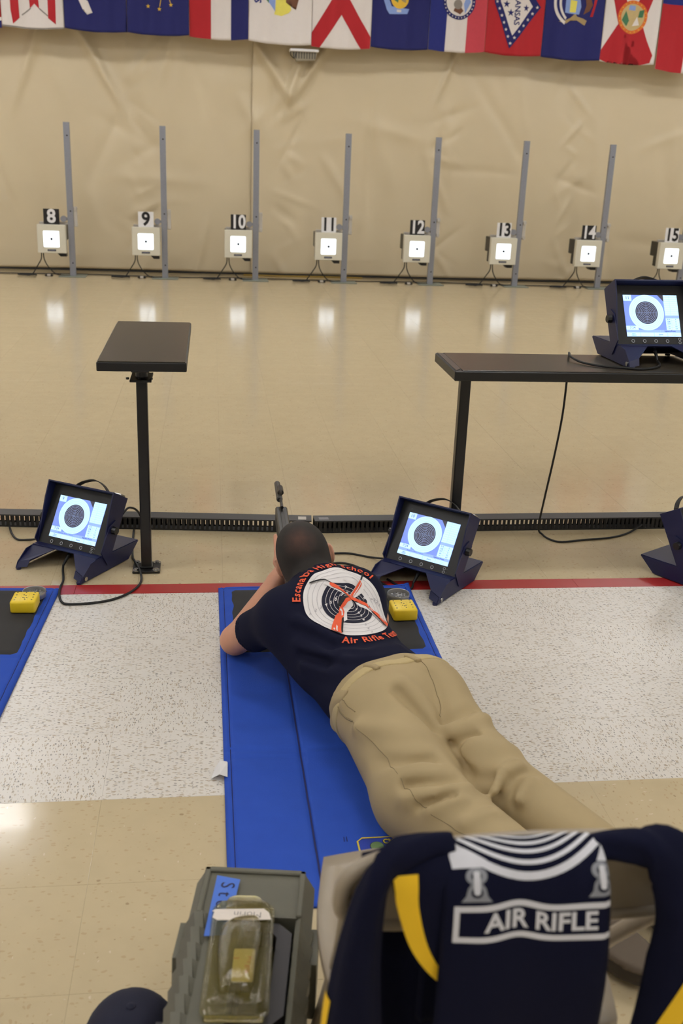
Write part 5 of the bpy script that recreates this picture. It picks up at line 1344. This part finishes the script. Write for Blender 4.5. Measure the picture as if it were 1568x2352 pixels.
decal('print_rifle_black', [line2d([cr(*p) for p in ((255, 402), (330, 405), (430, 412), (500, 445), (600, 480), (700, 520))], lambda t: .0045 - .0015 * t), CP((900, 375), (930, 325), (925, 260), (945, 285), (975, 290), (955, 320), (940, 350), (920, 385)),
                            CP((640, 650), (700, 610), (760, 580), (740, 630), (690, 670)), CP((940, 570), (1020, 575), (1035, 600), (960, 600)), CP((725, 800), (720, 975), (700, 985), (702, 800)), CP((630, 660), (690, 600), (705, 640), (650, 680)), CP((1100, 680), (1200, 760), (1300, 868), (1285, 866), (1180, 765), (1090, 700))], onshirt(.0062), BINK, shirt, .009)
decal('print_rifle_orange', [CP((495, 448), (560, 462), (640, 492), (720, 525), (800, 552), (900, 575), (1000, 598), (1040, 615), (1030, 640), (960, 628), (880, 605), (800, 600), (740, 578), (640, 540), (540, 502), (497, 472)),
                             CP((1015, 605), (1060, 640), (1120, 675), (1180, 690), (1325, 800), (1310, 862), (1225, 790), (1130, 712), (1060, 668), (1015, 640)),
                             CP((890, 385), (925, 410), (918, 435), (832, 552), (785, 545)), CP((762, 598), (792, 622), (705, 692), (728, 735), (722, 790), (700, 812), (695, 1000), (555, 965), (622, 770), (655, 745), (662, 692), (700, 655))], onshirt(.0070), OINK, shirt, .009)
for g in [CP((640, 880), (655, 900), (640, 985), (625, 980)), CP((585, 950), (600, 915), (615, 930), (605, 970)), CP((680, 690), (700, 720), (712, 775), (695, 785), (690, 730), (668, 715)), CP((1200, 720), (1270, 780), (1275, 800), (1215, 755)), CP((1050, 650), (1110, 690), (1115, 700), (1050, 665)), CP((905, 400), (912, 410), (835, 545), (822, 545))]: decal('print_highlight', [g], onshirt(.0078), WINK, shirt, .009)
def arc_text(s, r, a0, a1, size, inward, nm):
    widths = [max(.28, (max(v[0] for v in text2d(c, 1)[0]) - min(v[0] for v in text2d(c, 1)[0])) + .12) if c != ' ' else .4 for c in s]
    tot = sum(widths); acc = 0; sh = []
    for c, w_ in zip(s, widths):
        a = a0 + (a1 - a0) * (acc + w_ / 2) / tot; acc += w_
        if c == ' ': continue
        rot = a - math.pi / 2 if not inward else a + math.pi / 2
        g = text2d(c, size, .0007, 2)
        sh.append(xf2d(g, r * math.cos(a), r * math.sin(a), rot))
    decal(nm, sh, onshirt(.0042), OINK, shirt, .007)
rad = math.radians
arc_text('Escanaba High School', .146, rad(160), rad(28), .031, False, 'print_lettering')
arc_text('Air Rifle Team', .151, rad(232), rad(312), .033, True, 'print_lettering')

# ================================================================== air rifle in the shooter's hands
GUN = mat('dark_grey_gun', (46, 47, 46), .4, var=.06); GUNB = mat('gun_black', (20, 20, 20), .35)
t = thing('air_rifle', 'dark grey air rifle held by the prone shooter, pointing at the targets', 'rifle', (.518, -.1, .2))
RO = Vector((.518, -.1, .2)); RM = Matrix.Rotation(-.012, 4, 'Z')
def rp(m, nm, mt_, par=t, sm=False): return m.build(nm, mt_, par, sm, RM)
m = MB(); m.prism([(-.022, -.02), (-.016, -.028), (.016, -.028), (.022, -.02), (.022, .032), (.017, .038), (-.017, .038), (-.022, .032)], 'y', -.16, .35); stock = rp(m, 'fore_end', GUN)
m = MB(); m.box(-.0065, .0065, -.15, .345, .0385, .042, .001); rp(m, 'top_rail', GUNB, stock)
m = MB(); m.box(-.018, .018, -.30, -.14, -.02, .06, .006, 2); rp(m, 'receiver', GUN)
m = MB(); m.prism([(-.28, .055), (-.28, -.02), (-.36, -.035), (-.40, -.06), (-.42, -.06), (-.42, .06)], 'x', -.016, .016); rp(m, 'butt_stock', GUN)
m = MB(); m.box(-.018, .018, -.42, -.30, .06, .072, .005, 2); rp(m, 'cheek_piece', GUN)
m = MB(); m.box(-.015, .015, -.437, -.42, -.08, .065, .005, 2); rp(m, 'butt_plate', GUNB)
m = MB(); m.prism([(-.25, -.02), (-.20, -.02), (-.205, -.07), (-.245, -.075)], 'x', -.014, .014); rp(m, 'grip', GUN)
m = MB(); m.tube([(0, -.19, -.02), (0, -.185, -.042), (0, -.15, -.042), (0, -.14, -.02)], .0025, 6); rp(m, 'trigger_guard', GUNB)
m = MB(); m.cyl((0, .30, .052), (0, .45, .052), .0058, n=14); rp(m, 'barrel', GUNB, t, True)
m = MB(); m.cyl((-.004, .40, .05), (-.004, .59, .05), .0118, .0115, 20); m.cyl((-.004, .392, .05), (-.004, .40, .05), .009, .0118, 20); rp(m, 'barrel_sleeve', GUN, t, True)
m = MB(); m.cyl((0.001, .425, .068), (0.001, .485, .068), .0115, .0115, 20, False); m.cyl((0.001, .425, .068), (0.001, .485, .068), .0095, .0095, 20, False); m.box(-.006, .007, .43, .48, .052, .060); rp(m, 'front_sight', GUNB, t, True)
m = MB(); m.box(-.012, .012, -.26, -.22, .06, .085, .003); m.cyl((0, -.262, .08), (0, -.25, .08), .012, n=16); rp(m, 'rear_sight', GUNB)
